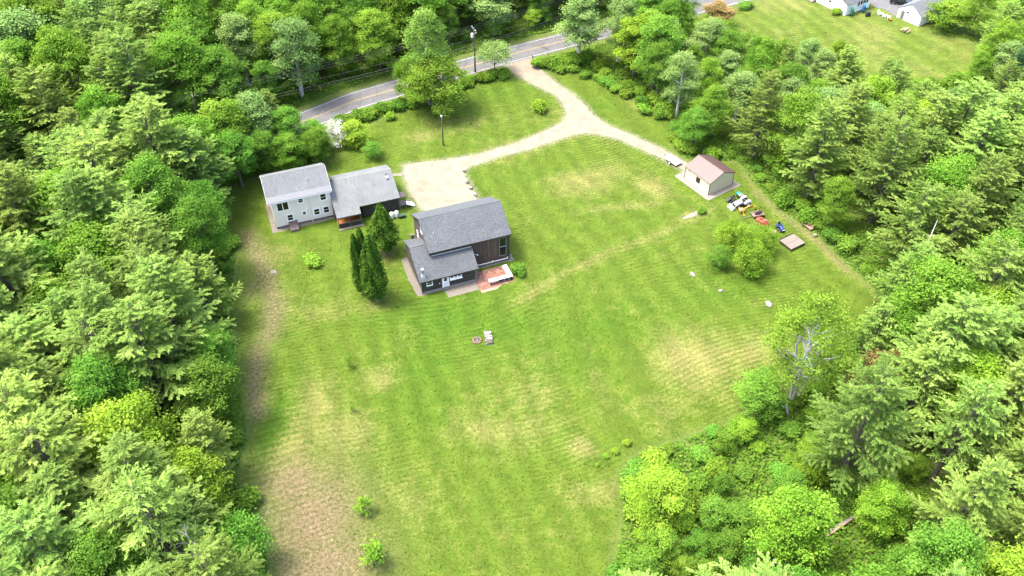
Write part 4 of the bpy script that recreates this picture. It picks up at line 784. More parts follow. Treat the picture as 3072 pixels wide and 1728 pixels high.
chair((1390, 318), 1.6, 'paint_orange', 'orange lawn chair beside the white chairs near the garage')
p = S(*Z7(1625, 490)); tb = thing('picnic_table', 'pale wooden picnic table on the far lawn', 'picnic table', (p.x, p.y, 0), .75)
for k in range(5): part('top_plank', MB().box(-.95, .95, -.38+k*.155, -.24+k*.155, .72, .76), 'wood_tan', tb)
for s_ in (-1, 1):
    part('bench_plank', MB().box(-.95, .95, s_*.78-.14, s_*.78+.14, .42, .46), 'wood_tan', tb)
    part('leg', MB().bar((s_*.7, -.65, 0), (s_*.7, -.2, .72), .08).bar((s_*.7, .65, 0), (s_*.7, .2, .72), .08).bar((s_*.7, -.8, .38), (s_*.7, .8, .38), .07), 'wood_tan', tb)
# pickup truck: nose towards the garage
a, bq = S(*Z7(1460, 70)), S(*Z7(1640, 95)); hp = head(a, bq); p = (a+bq)/2+Vector((-math.sin(hp), math.cos(hp), 0))*.9
pk = thing('pickup_truck', 'black pickup truck on the paved parking beyond the far lawn', 'truck', (p.x, p.y, 0), hp)
part('body', MB().box(-2.7, 2.7, -.95, .95, .5, 1.05), 'car_black', pk, bevel=.1); part('cab', MB().hexa([(-.9, -.9, 1.05), (1.2, -.9, 1.05), (1.2, .9, 1.05), (-.9, .9, 1.05)], [(-.7, -.75, 1.75), (.6, -.75, 1.75), (.6, .75, 1.75), (-.7, .75, 1.75)]), 'glass_dark', pk, bevel=.06); part('roof_panel', MB().box(-.68, .58, -.74, .74, 1.755, 1.8), 'car_black', pk)
for s_ in (-1, 1): wheel(pk, -1.75, s_*.88, .4, .26, 'metal_grey'); wheel(pk, 1.75, s_*.88, .4, .26, 'metal_grey'); part('headlight', MB().box(2.68, 2.74, s_*.7-.18, s_*.7+.18, .75, .95), 'tank_white', pk); part('bed_side', MB().box(-2.7, -.95, s_*.92-.04, s_*.92+.04, 1.05, 1.3), 'car_black', pk)
part('tailgate', MB().box(-2.72, -2.64, -.88, .88, 1.05, 1.3), 'car_black', pk); part('bumper', MB().box(2.7, 2.82, -.9, .9, .45, .65), 'metal_grey', pk)

# ------------------------------------------------------------------ trees: leaf-sized faces spread through the crown
def leaf_mesh(name, c, n, along, L, Wd, tint, m):
    # c centres, n face normals, along long-axis directions (all Nx3), L/Wd sizes, tint per leaf
    n = n/np.maximum(np.linalg.norm(n, axis=1), 1e-6)[:, None]
    a = along-(along*n).sum(1)[:, None]*n; a /= np.maximum(np.linalg.norm(a, axis=1), 1e-6)[:, None]; b = np.cross(n, a)
    L = np.broadcast_to(L, len(c))[:, None]; Wd = np.broadcast_to(Wd, len(c))[:, None]
    v = np.stack([c-a*L*.5, c+b*Wd*.5+a*L*.05, c+a*L*.5, c-b*Wd*.5+a*L*.05], 1).reshape(-1, 3); N_ = len(c)
    me = bpy.data.meshes.new(name); me.vertices.add(N_*4); me.vertices.foreach_set('co', v.astype(np.float32).ravel())
    me.loops.add(N_*4); me.loops.foreach_set('vertex_index', np.arange(N_*4, dtype=np.int32)); me.polygons.add(N_); me.polygons.foreach_set('loop_start', np.arange(N_, dtype=np.int32)*4)
    at = me.attributes.new('tint', 'FLOAT', 'FACE'); at.data.foreach_set('value', np.clip(tint, 0, 1).astype(np.float32)); me.update(calc_edges=True); me.materials.append(M[m]); return me
def unit(rng, n): v = rng.normal(size=(n, 3)); return v/np.linalg.norm(v, axis=1)[:, None]
def limb(mb, a, b, r0, r1, rng, sag=.1, n=4, sides=5):
    a, b = np.array(a, float), np.array(b, float); L = np.linalg.norm(b-a); off = rng.normal(size=3)*L*.07
    pts_ = [a+(b-a)*t+np.array([0, 0, 1])*sag*L*math.sin(math.pi*t)+off*math.sin(math.pi*t) for t in np.linspace(0, 1, n+1)]
    mb.tube([tuple(p) for p in pts_], [r0+(r1-r0)*t for t in np.linspace(0, 1, n+1)], sides, cap=False); return pts_
def broadleaf(seed, H, Rr, cb=.17, lobes=21, per=27, lv=33, size=.29, m='leaf_maple', bark='bark', top=.55, droop=0., stems=1, spread=.5, gap=.0, small=1.0):
    rng = np.random.default_rng(seed); mb = MB(); C = []; Nn = []; T = []
    hc = H*(1-cb); trunk_top = H*(cb+.35*(1-cb))
    bend = rng.normal(size=2)*.03*H
    for s in range(stems):
        ang = s*2*math.pi/stems+rng.uniform(0, 1); bx = 0 if stems == 1 else math.cos(ang)*Rr*.07; by = 0 if stems == 1 else math.sin(ang)*Rr*.07
        mb.tube([(bx, by, -.1), (bx*2+bend[0]*.3, by*2+bend[1]*.3, trunk_top*.5), (bx*4+bend[0], by*4+bend[1], trunk_top), (bend[0]*1.3, bend[1]*1.3, H*.86)], [H*.021/stems**.5, H*.016/stems**.5, H*.011/stems**.5, .03], 8, cap=False)
    ga = rng.uniform(0, 6.28)
    for i in range(lobes):
        t = (i+.5)/lobes; t = t**.8; env = math.sin(math.pi*min(1, (.16+.80*t)))**top
        az = ga+i*2.39996+rng.normal()*.25; rl = small*Rr*rng.uniform(.30, .44)*(.75+.4*(1-t)); rad = max(0, Rr*env*rng.uniform(.62, .98)-rl*.55)
        z = H*cb+hc*t*.93-rl*.2
        c = np.array([math.cos(az)*rad+bend[0]*t, math.sin(az)*rad+bend[1]*t, max(z, rl*.4)])
        z0 = min(H*.8, max(H*cb*.6, c[2]-rad*.7)); limb(mb, (bend[0]*z0/H, bend[1]*z0/H, z0), c, H*.008, .03, rng, -.04)
        d = unit(rng, per*2); d = d[d[:, 2] > -.45][:per]; lt = rng.normal()*.13
        for dd in d:
            if rng.random() < gap: continue
            cc = c+dd*rl*np.array([1, 1, .78])*rng.uniform(.6, 1.08); cc[2] -= droop*np.linalg.norm(cc[:2])
            cs = rng.uniform(.7, 1.2); k = int(lv*rng.uniform(.6, 1.3)); ct = rng.normal()*.16
            p = cc+rng.normal(size=(k, 3))*np.array([.46, .46, .27])*cs*(Rr/5)**.5
            nn = dd*.55+np.array([0, 0, .65])+rng.normal(size=(k, 3))*.5
            C.append(p); Nn.append(nn); T.append(.5+lt+ct+rng.normal(size=k)*.14)
    C = np.concatenate(C); Nn = np.concatenate(Nn); T = np.concatenate(T)
    ok = C[:, 2] > .05; C, Nn, T = C[ok], Nn[ok], T[ok]; k = len(C)
    cr = leaf_mesh('crown', C, Nn, rng.normal(size=(k, 3)), size*rng.uniform(.7, 1.3, k), size*.72*rng.uniform(.7, 1.2, k), T, m)
    tm = mb.mesh('trunk'); tm.materials.append(M[bark]); tm.shade_smooth(); return tm, cr
def pine(seed, H, Rr, cb=.12, whorl=.74, m='leaf_pine', bark='bark', dens=32, nl=.34, nw=.09, lift=.26, dead=.10, pw=.55, arm=.20):
    rng = np.random.default_rng(seed); mb = MB(); C = []; Nn = []; A = []; T = []
    bx, by = rng.normal(size=2)*.02*H
    mb.tube([(0, 0, -.1), (bx*.3, by*.3, H*.4), (bx*.7, by*.7, H*.75), (bx, by, H*.96)], [H*.014, H*.009, H*.004, .015], 8, cap=False)
    z = H*max(cb-dead, .05); az = rng.uniform(0, 6)
    def plume(a, b, wd, tn):
        L = np.linalg.norm(b-a); k = max(5, int(L*dens)); d = (b-a)/L; s = rng.random(k)**.85
        off = unit(rng, k)*np.array([1, 1, .55])*wd*(rng.random(k)**.6)[:, None]*(1.05-.6*s)[:, None]
        dd = d*.9+off*1.6/max(wd, .1)*.45+np.array([0, 0, .22])+rng.normal(size=(k, 3))*.22
        C.append(a+(b-a)*s[:, None]+off); A.append(dd); Nn.append(np.array([0, 0, .95])+off*.8/max(wd, .1)*.5+rng.normal(size=(k, 3))*.38); T.append(tn+.28*s+rng.normal(size=k)*.11)  # tint pales towards plume tips: new growth, with sunlit tips coloured in
    while z < H*.97:
        t = (z-H*cb)/(H*(1-cb)); alive = t >= 0; tt = max(t, 0)
        Lb = Rr*(max(0, 1-tt)**pw)*(1-.3*max(0, .2-tt)/.2 if alive else .5)
        nb = rng.integers(4, 7); long = rng.uniform(.8, 1.2)
        for j in range(nb):
            az += 2*math.pi/nb*rng.uniform(.7, 1.3); L = max(.7, Lb*long*rng.uniform(.55, 1.18)); dz = L*(lift*rng.uniform(.2, 1.4)+.45*tt)
            o = np.array([bx*z/H, by*z/H, z]); dr = np.array([math.cos(az), math.sin(az), 0]); tip = o+dr*L+np.array([0, 0, dz])
            if not alive:
                if rng.random() < .7: limb(mb, o, o+dr*L*rng.uniform(.4, .9)+np.array([0, 0, dz*.2-.3]), .05, .012, rng, -.05, 3, 4)
                continue
            limb(mb, o, o+(tip-o)*.85, .02+.009*L, .01, rng, -.07, 3, 4); side = np.array([-dr[1], dr[0], 0]); bt = .30+rng.normal()*.10
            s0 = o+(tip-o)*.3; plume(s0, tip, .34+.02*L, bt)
            nl_ = 2+int(L*1.15)
            for q in range(nl_):
                sg = 1 if q % 2 else -1; f = .28+.62*(q+rng.random())/nl_; p0 = o+(tip-o)*f-np.array([0, 0, .07*L*math.sin(math.pi*f)])
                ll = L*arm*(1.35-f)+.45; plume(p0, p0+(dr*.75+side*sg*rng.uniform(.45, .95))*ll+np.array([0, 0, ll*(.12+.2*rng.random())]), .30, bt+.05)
        z += whorl*rng.uniform(.75, 1.25)
    c = np.array([bx, by, H*.95]); plume(c, c+np.array([0, 0, H*.05+.3]), .3, .5)
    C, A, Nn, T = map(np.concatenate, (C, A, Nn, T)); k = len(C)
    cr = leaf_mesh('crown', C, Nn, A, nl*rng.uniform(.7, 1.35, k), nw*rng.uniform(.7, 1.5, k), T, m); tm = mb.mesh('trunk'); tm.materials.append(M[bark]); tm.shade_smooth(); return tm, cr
def columnar(seed, H, Rr, m='leaf_cedar', n=9000, cb=.07, shape=1.0):
    rng = np.random.default_rng(seed); t = rng.random(n)**.85; az = rng.uniform(0, 6.283, n)
    prof = Rr*np.power(np.clip(1-t, 0, 1), .62*shape)*np.minimum(1, .45+2.8*t)*(1+.13*np.sin(az*5+t*9)+.1*np.sin(az*3-t*17+1)+.07*np.sin(az*11+t*31))
    r = prof*np.sqrt(rng.uniform(.5, 1.12, n))*(1+.32*np.array([mnoise.noise(Vector((math.cos(a_)*2.2, math.sin(a_)*2.2, t_*H*.55+seed))) for a_, t_ in zip(az, t)])); z = H*(cb+(1-cb)*t)
    C = np.stack([r*np.cos(az), r*np.sin(az), z], 1)+rng.normal(size=(n, 3))*.07
    o = np.stack([np.cos(az), np.sin(az), np.full(n, .25)], 1); Nn = o+rng.normal(size=(n, 3))*.55; A = np.stack([np.cos(az)*.5, np.sin(az)*.5, np.full(n, 1.)], 1)+rng.normal(size=(n, 3))*.25
    T = .42+.18*np.sin(az*5+t*9)+rng.normal(size=n)*.18
    cr = leaf_mesh('crown', C, Nn, A, .34*rng.uniform(.6, 1.3, n), .17*rng.uniform(.7, 1.3, n), T, m)
    mb = MB().tube([(0, 0, -.05), (.03, 0, H*.3), (0, 0, H*.9)], [.03*H**.8*.5+.07, .1, .02], 8, cap=False)
    for k in range(3): a = k*2.1; mb.tube([(0, 0, .05), (.25*math.cos(a), .25*math.sin(a), .9), (.3*math.cos(a), .3*math.sin(a), H*.3)], [.1, .08, .02], 6, cap=False)
    tm = mb.mesh('trunk'); tm.materials.append(M['bark_pale']); return tm, cr
def shrub(seed, H, Rr, m='leaf_brush', n=3000, size=.31, lobes=11):
    rng = np.random.default_rng(seed); C = []; Nn = []; T = []; mb = MB()
    for i in range(lobes):
        az = i*2.4+rng.uniform(0, .6); rr = Rr*rng.uniform(.15, .62)*(0 if i == 0 else 1); rl = Rr*rng.uniform(.26, .56); c = np.array([rr*math.cos(az), rr*math.sin(az), max(rl*.35, H-rl*.8-(rr/Rr)**2*H*.45)*rng.uniform(.75, 1)])
        mb.tube([(rr*.1*math.cos(az), rr*.1*math.sin(az), -.05), tuple(c*np.array([.6, .6, .5])), tuple(c)], [.05, .035, .015], 5, cap=False)
        k = n//lobes; d = unit(rng, k); d[:, 2] = np.where(d[:, 2] < -.5, -d[:, 2], d[:, 2]); lump = np.array([mnoise.noise(Vector(tuple(x*2.8+i*1.7))) for x in d])
        p = c+d*rl*(.82+.75*lump+rng.normal(size=k)*.15)[:, None]*np.array([1, 1, .85]); C.append(p); Nn.append(d*.6+np.array([0, 0, .5])+rng.normal(size=(k, 3))*.5); T.append(.48+lump*.4+rng.normal(size=k)*.14)
    C, Nn, T = map(np.concatenate, (C, Nn, T)); ok = C[:, 2] > .02; C, Nn, T = C[ok], Nn[ok], T[ok]; k = len(C)
    cr = leaf_mesh('foliage', C, Nn, rng.normal(size=(k, 3)), size*rng.uniform(.7, 1.3, k), size*.7*rng.uniform(.7, 1.2, k), T, m); tm = mb.mesh('stem'); tm.materials.append(M['bark']); return tm, cr
PRO = {}
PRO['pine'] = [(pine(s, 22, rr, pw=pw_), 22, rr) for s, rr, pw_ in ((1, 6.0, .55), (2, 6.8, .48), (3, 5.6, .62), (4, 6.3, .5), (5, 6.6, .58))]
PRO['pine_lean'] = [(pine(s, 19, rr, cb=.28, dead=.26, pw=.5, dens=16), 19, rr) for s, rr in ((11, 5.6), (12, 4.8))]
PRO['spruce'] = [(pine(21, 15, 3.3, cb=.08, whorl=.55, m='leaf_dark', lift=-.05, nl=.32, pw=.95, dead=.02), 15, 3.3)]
PRO['larch'] = [(broadleaf(31, 22, 5.2, cb=.16, lobes=46, per=22, lv=22, m='leaf_feather', size=.30, top=.75, bark='bark_pale', small=.72, gap=.1), 22, 5.2)]
PRO['maple'] = [(broadleaf(s, 17, rr), 17, rr) for s, rr in ((41, 5.2), (42, 5.8), (43, 4.7))]
PRO['oak'] = [(broadleaf(s, 18, rr, m='leaf_oak', cb=.3, lobes=22), 18, rr) for s, rr in ((51, 5.6), (52, 5.0))]
PRO['yellow'] = [(broadleaf(s, 14, rr, m='leaf_yellow', cb=.2, lobes=19, size=.27), 14, rr) for s, rr in ((61, 4.4), (62, 3.9))]
PRO['birch'] = [(broadleaf(s, 15, rr, m='leaf_pale', cb=.28, lobes=18, size=.25, bark='bark_white', gap=.12), 15, rr) for s, rr in ((71, 3.9), (72, 3.4))]
PRO['rust'] = [(broadleaf(81, 9, 3.4, m='leaf_rust', cb=.2, lobes=12, size=.28, gap=.2), 9, 3.4)]
PRO['small'] = [(broadleaf(s, 7, rr, m=mm, cb=.16, lobes=12, per=20, lv=22, size=.26, stems=3), 7, rr) for s, rr, mm in ((91, 3.0, 'leaf_maple'), (92, 2.7, 'leaf_yellow'), (93, 3.2, 'leaf_oak'))]
PRO['open'] = [(broadleaf(98, 21, 6.2, m='leaf_maple', cb=.26, lobes=30, per=20, lv=20, size=.32, bark='bark_white', gap=.08, small=.76, stems=3), 21, 6.2)]
PRO['sapling'] = [(broadleaf(99, 3, 1.2, m='leaf_yellow', cb=.2, lobes=9, per=8, lv=9, size=.24, gap=.15, stems=2), 3, 1.2), (broadleaf(100, 3, 1.3, m='leaf_maple', cb=.2, lobes=8, per=7, lv=8, size=.22, gap=.2), 3, 1.3)]
PRO['apple'] = [(broadleaf(95, 6.2, 3.8, m='leaf_pale', cb=.56, lobes=17, per=20, lv=20, size=.25, stems=1, bark='log_dark', top=.3, gap=.08, small=.85), 6.2, 3.8), (broadleaf(96, 5.6, 3.3, m='leaf_yellow', cb=.3, lobes=14, per=20, lv=20, size=.24, stems=2, bark='bark'), 5.6, 3.3)]
PRO['shrub'] = [(shrub(s, 1.9, 1.8, mm), 1.9, 1.8) for s, mm in ((101, 'leaf_brush'), (102, 'leaf_maple'), (103, 'leaf_oak'), (104, 'leaf_yellow'))]
PRO['cedar'] = [(columnar(111, 13.5, 1.75, shape=.8), 13.5, 1.75), (columnar(112, 10, 2.6, n=11000, shape=1.25, cb=.13), 10, 2.6)]
PRO['bloom'] = [(broadleaf(97, 5.5, 2.6, m='leaf_white', cb=.2, lobes=11, per=18, lv=16, size=.24, stems=3, gap=.25), 5.5, 2.6)]
NAMES = dict(pine='pine_tree', pine_lean='pine_tree', spruce='spruce_tree', larch='larch_tree', maple='maple_tree', oak='oak_tree', yellow='maple_tree', birch='birch_tree', rust='budding_tree', small='young_tree', open='ash_tree', sapling='sapling', apple='apple_tree', shrub='shrub', cedar='cedar_tree', bloom='blossom_tree')
trng = random.Random(77)
def tree(kind, p, hgt, label, cat='tree', group=None, k=None, rad=None, rz=None, tilt=0.0):
    pr = PRO[kind]; (tm, cr), h0, r0 = pr[trng.randrange(len(pr)) if k is None else k % len(pr)]
    o = thing(NAMES[kind], label, cat, (p[0], p[1], 0), trng.uniform(0, 6.28) if rz is None else rz, group)
    s = hgt/h0; sr = (rad/r0) if rad else s*trng.uniform(.9, 1.1); o.scale = (sr, sr, s); o.rotation_euler.x = tilt
    link('stem' if kind == 'shrub' else 'trunk', tm, None, o); link('foliage' if kind == 'shrub' else 'crown', cr, None, o); return o

# ------------------------------------------------------------------ planting
BRUSH = P([(1562,1185),(1700,1105),(1850,1055),(2060,1000),(2190,1060),(2330,1250),(2290,1449),(2290,1640),(1490,1640),(1530,1449),(1562,1300)])
VIS_N = np.array([(1850,15),(2060,-30),(2330,60),(2440,95),(2462,150),(2440,185),(2290,200),(2265,150),(2150,105),(1960,95),(1840,80)], float)
VIS_Y = np.array([tuple(np.array(project((x, y, 0)))/1.1925) for x, y in YARD])
VIS_R = np.array([(1100,195),(1470,60),(1500,75),(1490,110),(1340,160),(1150,245)], float); VIS_R2 = np.array([(735,290),(1000,200),(1005,250),(775,312)], float)
VIS_R3 = np.array([(1725,8),(1800,-8),(1890,-40),(1900,8),(1760,50),(1735,40)], float)
taken = []
def free(p, r): return all((p[0]-q[0])**2+(p[1]-q[1])**2 > max(r, q[2])**2 for q in taken)
def put(kind, x, y, hgt, label, **kw):
    p = D(x, y); taken.append((p.x, p.y, (kw.get('rad') or 2)+1.0)); return tree(kind, (p.x, p.y), hgt, label, **kw)
# front yard
put('larch', 1083, 262, 21.5, 'tall feathery pale green tree rising beside the road', k=0, rad=5.4)
put('maple', 1095, 284, 13.0, 'round bright green maple at the foot of the tall feathery tree', k=1, rad=7.0)
put('maple', 1040, 258, 11, 'low maple crown spreading towards the road behind the feathery tree', k=0, rad=4.0)
put('apple', 1245, 188, 7.0, 'old crooked apple tree with umbrella crown by the drive entrance', k=0, rad=4.2)
put('cedar', 951, 757, 13.6, 'tallest bushy cedar with exposed trunk beside the lean-to', k=0, rad=2.0)
put('cedar', 932, 749, 10.2, 'shorter cedar with blunt spire at the front of the cedar clump', k=0, rad=1.25)
put('cedar', 911, 738, 12.4, 'slim cedar at the house end of the cedar clump', k=0, rad=1.15)
put('cedar', 926, 729, 13.0, 'slim cedar hidden behind the shorter one in the clump', k=0, rad=1.25)
put('cedar', 970, 633, 10.2, 'broad dark cedar with bare foot between house and barn', k=1, rad=3.0)
put('shrub', 1356, 280, 2.5, 'round yellow green bush alone on the front lawn', cat='shrub', k=3, rad=1.9)
put('shrub', 1303, 690, 1.9, 'dense rounded dark green bush beside the brick patio', cat='shrub', k=2, rad=1.55)
put('shrub', 787, 662, 1.3, 'low bright green fern clump on the side lawn', cat='shrub', k=1, rad=2.0)
put('bloom', 850, 368, 5.6, 'white flowering tree at the corner of the front lawn', k=0, rad=2.6)
put('small', 900, 362, 5.0, 'yellow green tree next to the white flowering tree', k=1, rad=3.2)
put('small', 937, 398, 3.6, 'small rounded olive green tree in front of the wing', k=2, rad=2.1)
for k, (x, y, hh, lb) in enumerate(((918,1290,3.0,'spindly yellow green sapling at the edge of the brown patch'),(945,1420,4.2,'taller yellow sapling on the lower lawn below the brown patch'),(880,925,2.2,'thin bright sapling on the lawn below the cedars'),(887,1035,1.6,'tiny sapling with a dark root patch on the lower lawn'))):
    put('sapling', x, y, hh, lb, k=0 if k in (0, 1) else 1, rad=hh*.42)
for k, (x, y, hh) in enumerate(((1577,1118,.9),(1548,1140,.85),(1523,1152,.7),(1502,1172,.5))): put('shrub', x, y, hh, 'little yellow bush in the row beside the bare mound', cat='shrub', group='row of little bushes by the mound', k=3, rad=hh*.75)
put('shrub', 1764, 534, 1.1, 'small green bush at the end of the sandy patch', cat='shrub', k=0, rad=1.0)
put('apple', 1880, 680, 5.6, 'largest fruit tree in the clump near the wooden platform', k=1, rad=3.4, rz=1.0); put('small', 1803, 672, 4.2, 'olive fruit tree standing apart at the field side of the clump', k=2, rad=2.2)
put('apple', 1835, 618, 4.8, 'pale fruit tree at the shed end of the clump', k=1, rad=3.0); put('apple', 1915, 632, 5.0, 'pale fruit tree shading the wooden platform side of the clump', k=1, rad=2.4); put('small', 1868, 612, 3.4, 'leafy fruit tree behind the mower deck', k=0, rad=2.5)
put('shrub', 1878, 690, 1.0, 'low leafy sprouts at the foot of the largest fruit tree', cat='shrub', k=0, rad=1.6)
# trees that shape the edge of the lawn
put('spruce', 2500, 285, 15, 'dark pointed spruce at the wood end of the far lawn', k=0, rad=3.6)
put('spruce', 2560, 300, 12, 'shorter dark spruce beside the pointed one by the far lawn', k=0, rad=3.0)
put('spruce', 2130, 235, 7, 'small dark spruce poking up at the near side of the far lawn', k=0, rad=2.0)
put('open', 1995, 1008, 21.5, 'tall light green tree with forked white trunk at the lower field edge', k=0, rad=6.2)
put('oak', 1900, 1052, 8.5, 'dark low tree leaning over the lower field edge', k=1, rad=3.8)
put('rust', 2190, 1010, 10, 'tree in reddish brown bud behind the tall light green tree', k=0, rad=4.2)
put('pine', 2106, 1215, 23, 'big pale pine with dead lower limbs above the brush', k=1, rad=7.2); put('pine', 2330, 1400, 20, 'pale pine with bare grey skirt deep in the brush', k=2, rad=6.0)
put('yellow', 1645, 1300, 8.0, 'rounded lime tree at the corner of the lower field', k=0, rad=4.2); put('yellow', 1965, 1400, 14, 'bright yellow green maple in the middle of the brush', k=1, rad=4.6); put('yellow', 2195, 1340, 10, 'narrow lime maple below the big pale pine', k=0, rad=3.2)
put('pine', 1893, 398, 19.0, 'dense blue green pine behind the tan shed', k=0, rad=6.0); put('oak', 1742, 372, 9, 'leafy low tree crowding the drive by the shed', k=0, rad=4.0); put('birch', 1700, 300, 15.5, 'slender green tree standing at the strip of lawn', k=0, rad=3.8)
put('pine', 2030, 498, 20, 'broad pine overhanging the dirt track past the shed', k=3, rad=6.6); put('pine', 2190, 560, 21, 'broad pine with dark gaps beyond the plank bench', k=1, rad=6.6)
put('oak', 545, 700, 17, 'deep green broadleaf tree pushing out from the pines', k=0, rad=5.0); put('oak', 560, 1075, 13, 'deep green tree at the wood edge above the brown patch', k=1, rad=5.0); put('yellow', 395, 1230, 18, 'brilliant lime maple among the pines', k=0, rad=6.0); put('yellow', 520, 1310, 13, 'lime maple low branches reaching to the brown patch', k=1, rad=4.6)
for x, y, hh, kd in ((672,435,9,'oak'),(735,432,8.5,'maple'),(800,412,8,'maple'),(655,390,13,'birch'),(740,385,10,'oak'),(610,470,12,'oak'),(590,430,15,'maple'),(700,345,11,'pine'),(800,380,7,'oak')):
    put(kd, x, y, hh, 'leafy tree in the thicket behind the two storey house', group='thicket behind the house', rad=hh*.4)

cand = []; prng = random.Random(12)
for _ in range(26000):
    x, y = prng.uniform(-118, 118), prng.uniform(36, 245)
    if abs(x) > .62*y*1.0+38: continue
    cand.append((x, y))
ca = np.array(cand); dY = pdist(ca, YARD); dN = pdist(ca, NEIGH); inY = inside(ca, YARD); inN = inside(ca, NEIGH); dR = pdist(ca, ROADC, False); inB = inside(ca, BRUSH)
bld = [(FH.pt(10, 2), 14), (FB.pt(-7, 4), 12)]
def blocked(px, py):
    for poly, mgn in ((VIS_N, 4), (VIS_Y, 14), (VIS_R, 2), (VIS_R2, 2), (VIS_R3, 1)):
        q = np.array([[px, py]])
        if inside(q, poly)[0] and pdist(q, poly)[0] > mgn: return True
    return False
LAB = {'pine': 'pale feathery white pine standing in the {0}', 'pine_lean': 'thin pine with bare lower limbs in the {0}', 'maple': 'bright green maple with rounded crown in the {0}', 'oak': 'deep green oak with lumpy crown in the {0}', 'birch': 'pale leaved birch with white trunk in the {0}', 'yellow': 'lime yellow young maple in the {0}', 'spruce': 'dark pointed spruce in the {0}', 'small': 'small leafy tree growing low in the {0}', 'rust': 'brownish budding tree in the {0}'}
count = {}
MARKS = [('the two storey house', FH.pt(2, 4)), ('the brown bare patch', D(760, 1300)), ('the tan shed', FS.pt(3, 3)), ('the plank bench', S(*Z6(1955, 890))), ('the wooden platform', D(2000, 610)), ('the big pale pine', D(2106, 1215)), ('the white garage', S(*Z7(1830, 400))), ('the yellow warning sign', S(*Z4(425, 590))), ('the transformer pole', p1), ('the brilliant lime maple', D(395, 1230)), ('the mailbox', S(*Z4(2056, 318))), ('the bare grey snag', D(2283, 728)), ('the tree in reddish bud', D(2190, 1010)), ('the fallen log', D(2090, 1345)), ('the well cover', D(688, 684)), ('the far white house', S(*Z7(690, 245))), ('the narrow lime maple', D(2195, 1340)), ('the deep green broadleaf tree', D(545, 700))]
def where(x, y, hh, edge, wood):
    d, nm = min(((Vector((x, y, 0))-Vector((q.x, q.y, 0))).length, n_) for n_, q in MARKS)
    size = 'tall' if hh > 17.5 else 'middling' if hh > 11 else 'short'
    if d < 9: return size, 'next to '+nm
    if d < 20: return size, ('at the wood edge near ' if edge else 'in the wood near ')+nm
    if d < 36: return size, ('edging the wood well away from ' if edge else 'within the wood some way off ')+nm
    return size, ('on the lawn side of the ' if edge else 'inside the ')+wood
WHAT = {'pine': '{} feathery white pine', 'pine_lean': '{} bare limbed pine', 'maple': '{} bright green maple', 'oak': '{} deep green oak', 'birch': '{} pale leaved birch', 'yellow': '{} lime yellow maple', 'spruce': '{} dark spruce', 'small': '{} leafy young tree', 'rust': '{} brownish budding tree'}
for i, (x, y) in enumerate(cand):
    if inY[i] or inN[i] or dN[i] < 2 or dR[i] < 8.5: continue
    px, py = project((x, y, 0)); dx, dy2 = px/1.1925, py/1.1925
    road_y = np.interp(x, ROADC[:, 0], ROADC[:, 1]); beyond = y > road_y
    gap = 5.4 if y < 110 else 5.7
    if beyond: gap = 6.2
    if inB[i]: continue
    if (Vector((x, y, 0))-D(2085, 1370)).length < 7: continue
    if dY[i] < 3.0: continue
    u_ = prng.random(); edge = dY[i] < 7.5
    if beyond:
        if dx < 420: kd = 'pine' if u_ < .7 else ('birch' if u_ < .8 else 'maple'); hh = prng.uniform(18, 23)
        else: kd = 'maple' if u_ < .48 else 'oak' if u_ < .72 else 'birch' if u_ < .84 else 'pine' if u_ < .92 else 'yellow'; hh = prng.uniform(16, 22)
        wood = 'wood across the road'
        if x > 55: hh *= .8; wood = 'wood beyond the far lawn'
    elif x < 0:
        kd = ('pine' if u_ < .68 else 'pine_lean' if u_ < .78 else 'maple' if u_ < .90 else 'oak') if not edge else ('pine' if u_ < .5 else 'oak' if u_ < .75 else 'maple'); hh = prng.uniform(18.5, 24) if not edge else prng.uniform(13, 20); wood = 'pine wood beside the long lawn'
        if dx > 590: hh = prng.uniform(7, 10); kd = 'oak'
        if kd != 'pine' and kd != 'pine_lean': hh *= .85
    else:
        wood = 'wood along the dirt track'
        if y > 138:
            wood = 'tree belt between the two lawns'; kd = 'maple' if u_ < .36 else 'oak' if u_ < .58 else 'pine' if u_ < .74 else 'birch' if u_ < .9 else 'yellow'; hh = prng.uniform(11, 16); gap = 5.2
            if dx < 1700: hh = prng.uniform(15, 20)
        else: kd = 'pine' if u_ < .66 else 'pine_lean' if u_ < .74 else 'maple' if u_ < .84 else 'oak' if u_ < .91 else 'yellow'; hh = prng.uniform(17, 22) if not edge else prng.uniform(11, 18)
        if kd not in ('pine', 'pine_lean'): hh *= .85
    if not free((x, y), gap): continue
    ok = False
    for _k in range(12):
        tx, ty = project((x, y, hh)); tx /= 1.1925; ty /= 1.1925; mx_, my_ = project((x, y, hh*.7)); mx_ /= 1.1925; my_ /= 1.1925
        sw_ = (-1 if x > 0 else 1)*22
        if not (blocked(tx, ty) or blocked(mx_, my_) or blocked(mx_+sw_, my_+8) or blocked(mx_-sw_, my_+8)): ok = True; break
        hh *= .88
        if hh < 4.0: break
    if not ok: continue
    tx, ty = project((x, y, hh)); 
    if (tx < -170 and px < -170) or (tx > 3240 and px > 3240) or ty > 1800 or py < -60: continue
    if beyond and dR[i] < 13 and hh > 9: hh *= prng.uniform(.55, 1.0)
    if hh < 9 and kd in ('pine', 'pine_lean', 'maple', 'oak', 'birch', 'yellow'): kd = 'small' if kd != 'pine' else 'pine'
    taken.append((x, y, 2)); count[kd] = count.get(kd, 0)+1
    sz, wh = where(x, y, hh, edge, wood)
    if beyond: wh = wh.replace('in the wood near', 'over the road near') if dR[i] < 30 else wh
    tree(kd, (x, y), hh, WHAT[kd].format(sz)+' '+wh, group='trees: '+WHAT[kd].format(sz)+' '+wh, rad=(hh*((.38 if x < 0 and not beyond else .34) if 'pine' in kd else .31)*prng.uniform(.85, 1.25) if kd != 'small' else hh*.45))
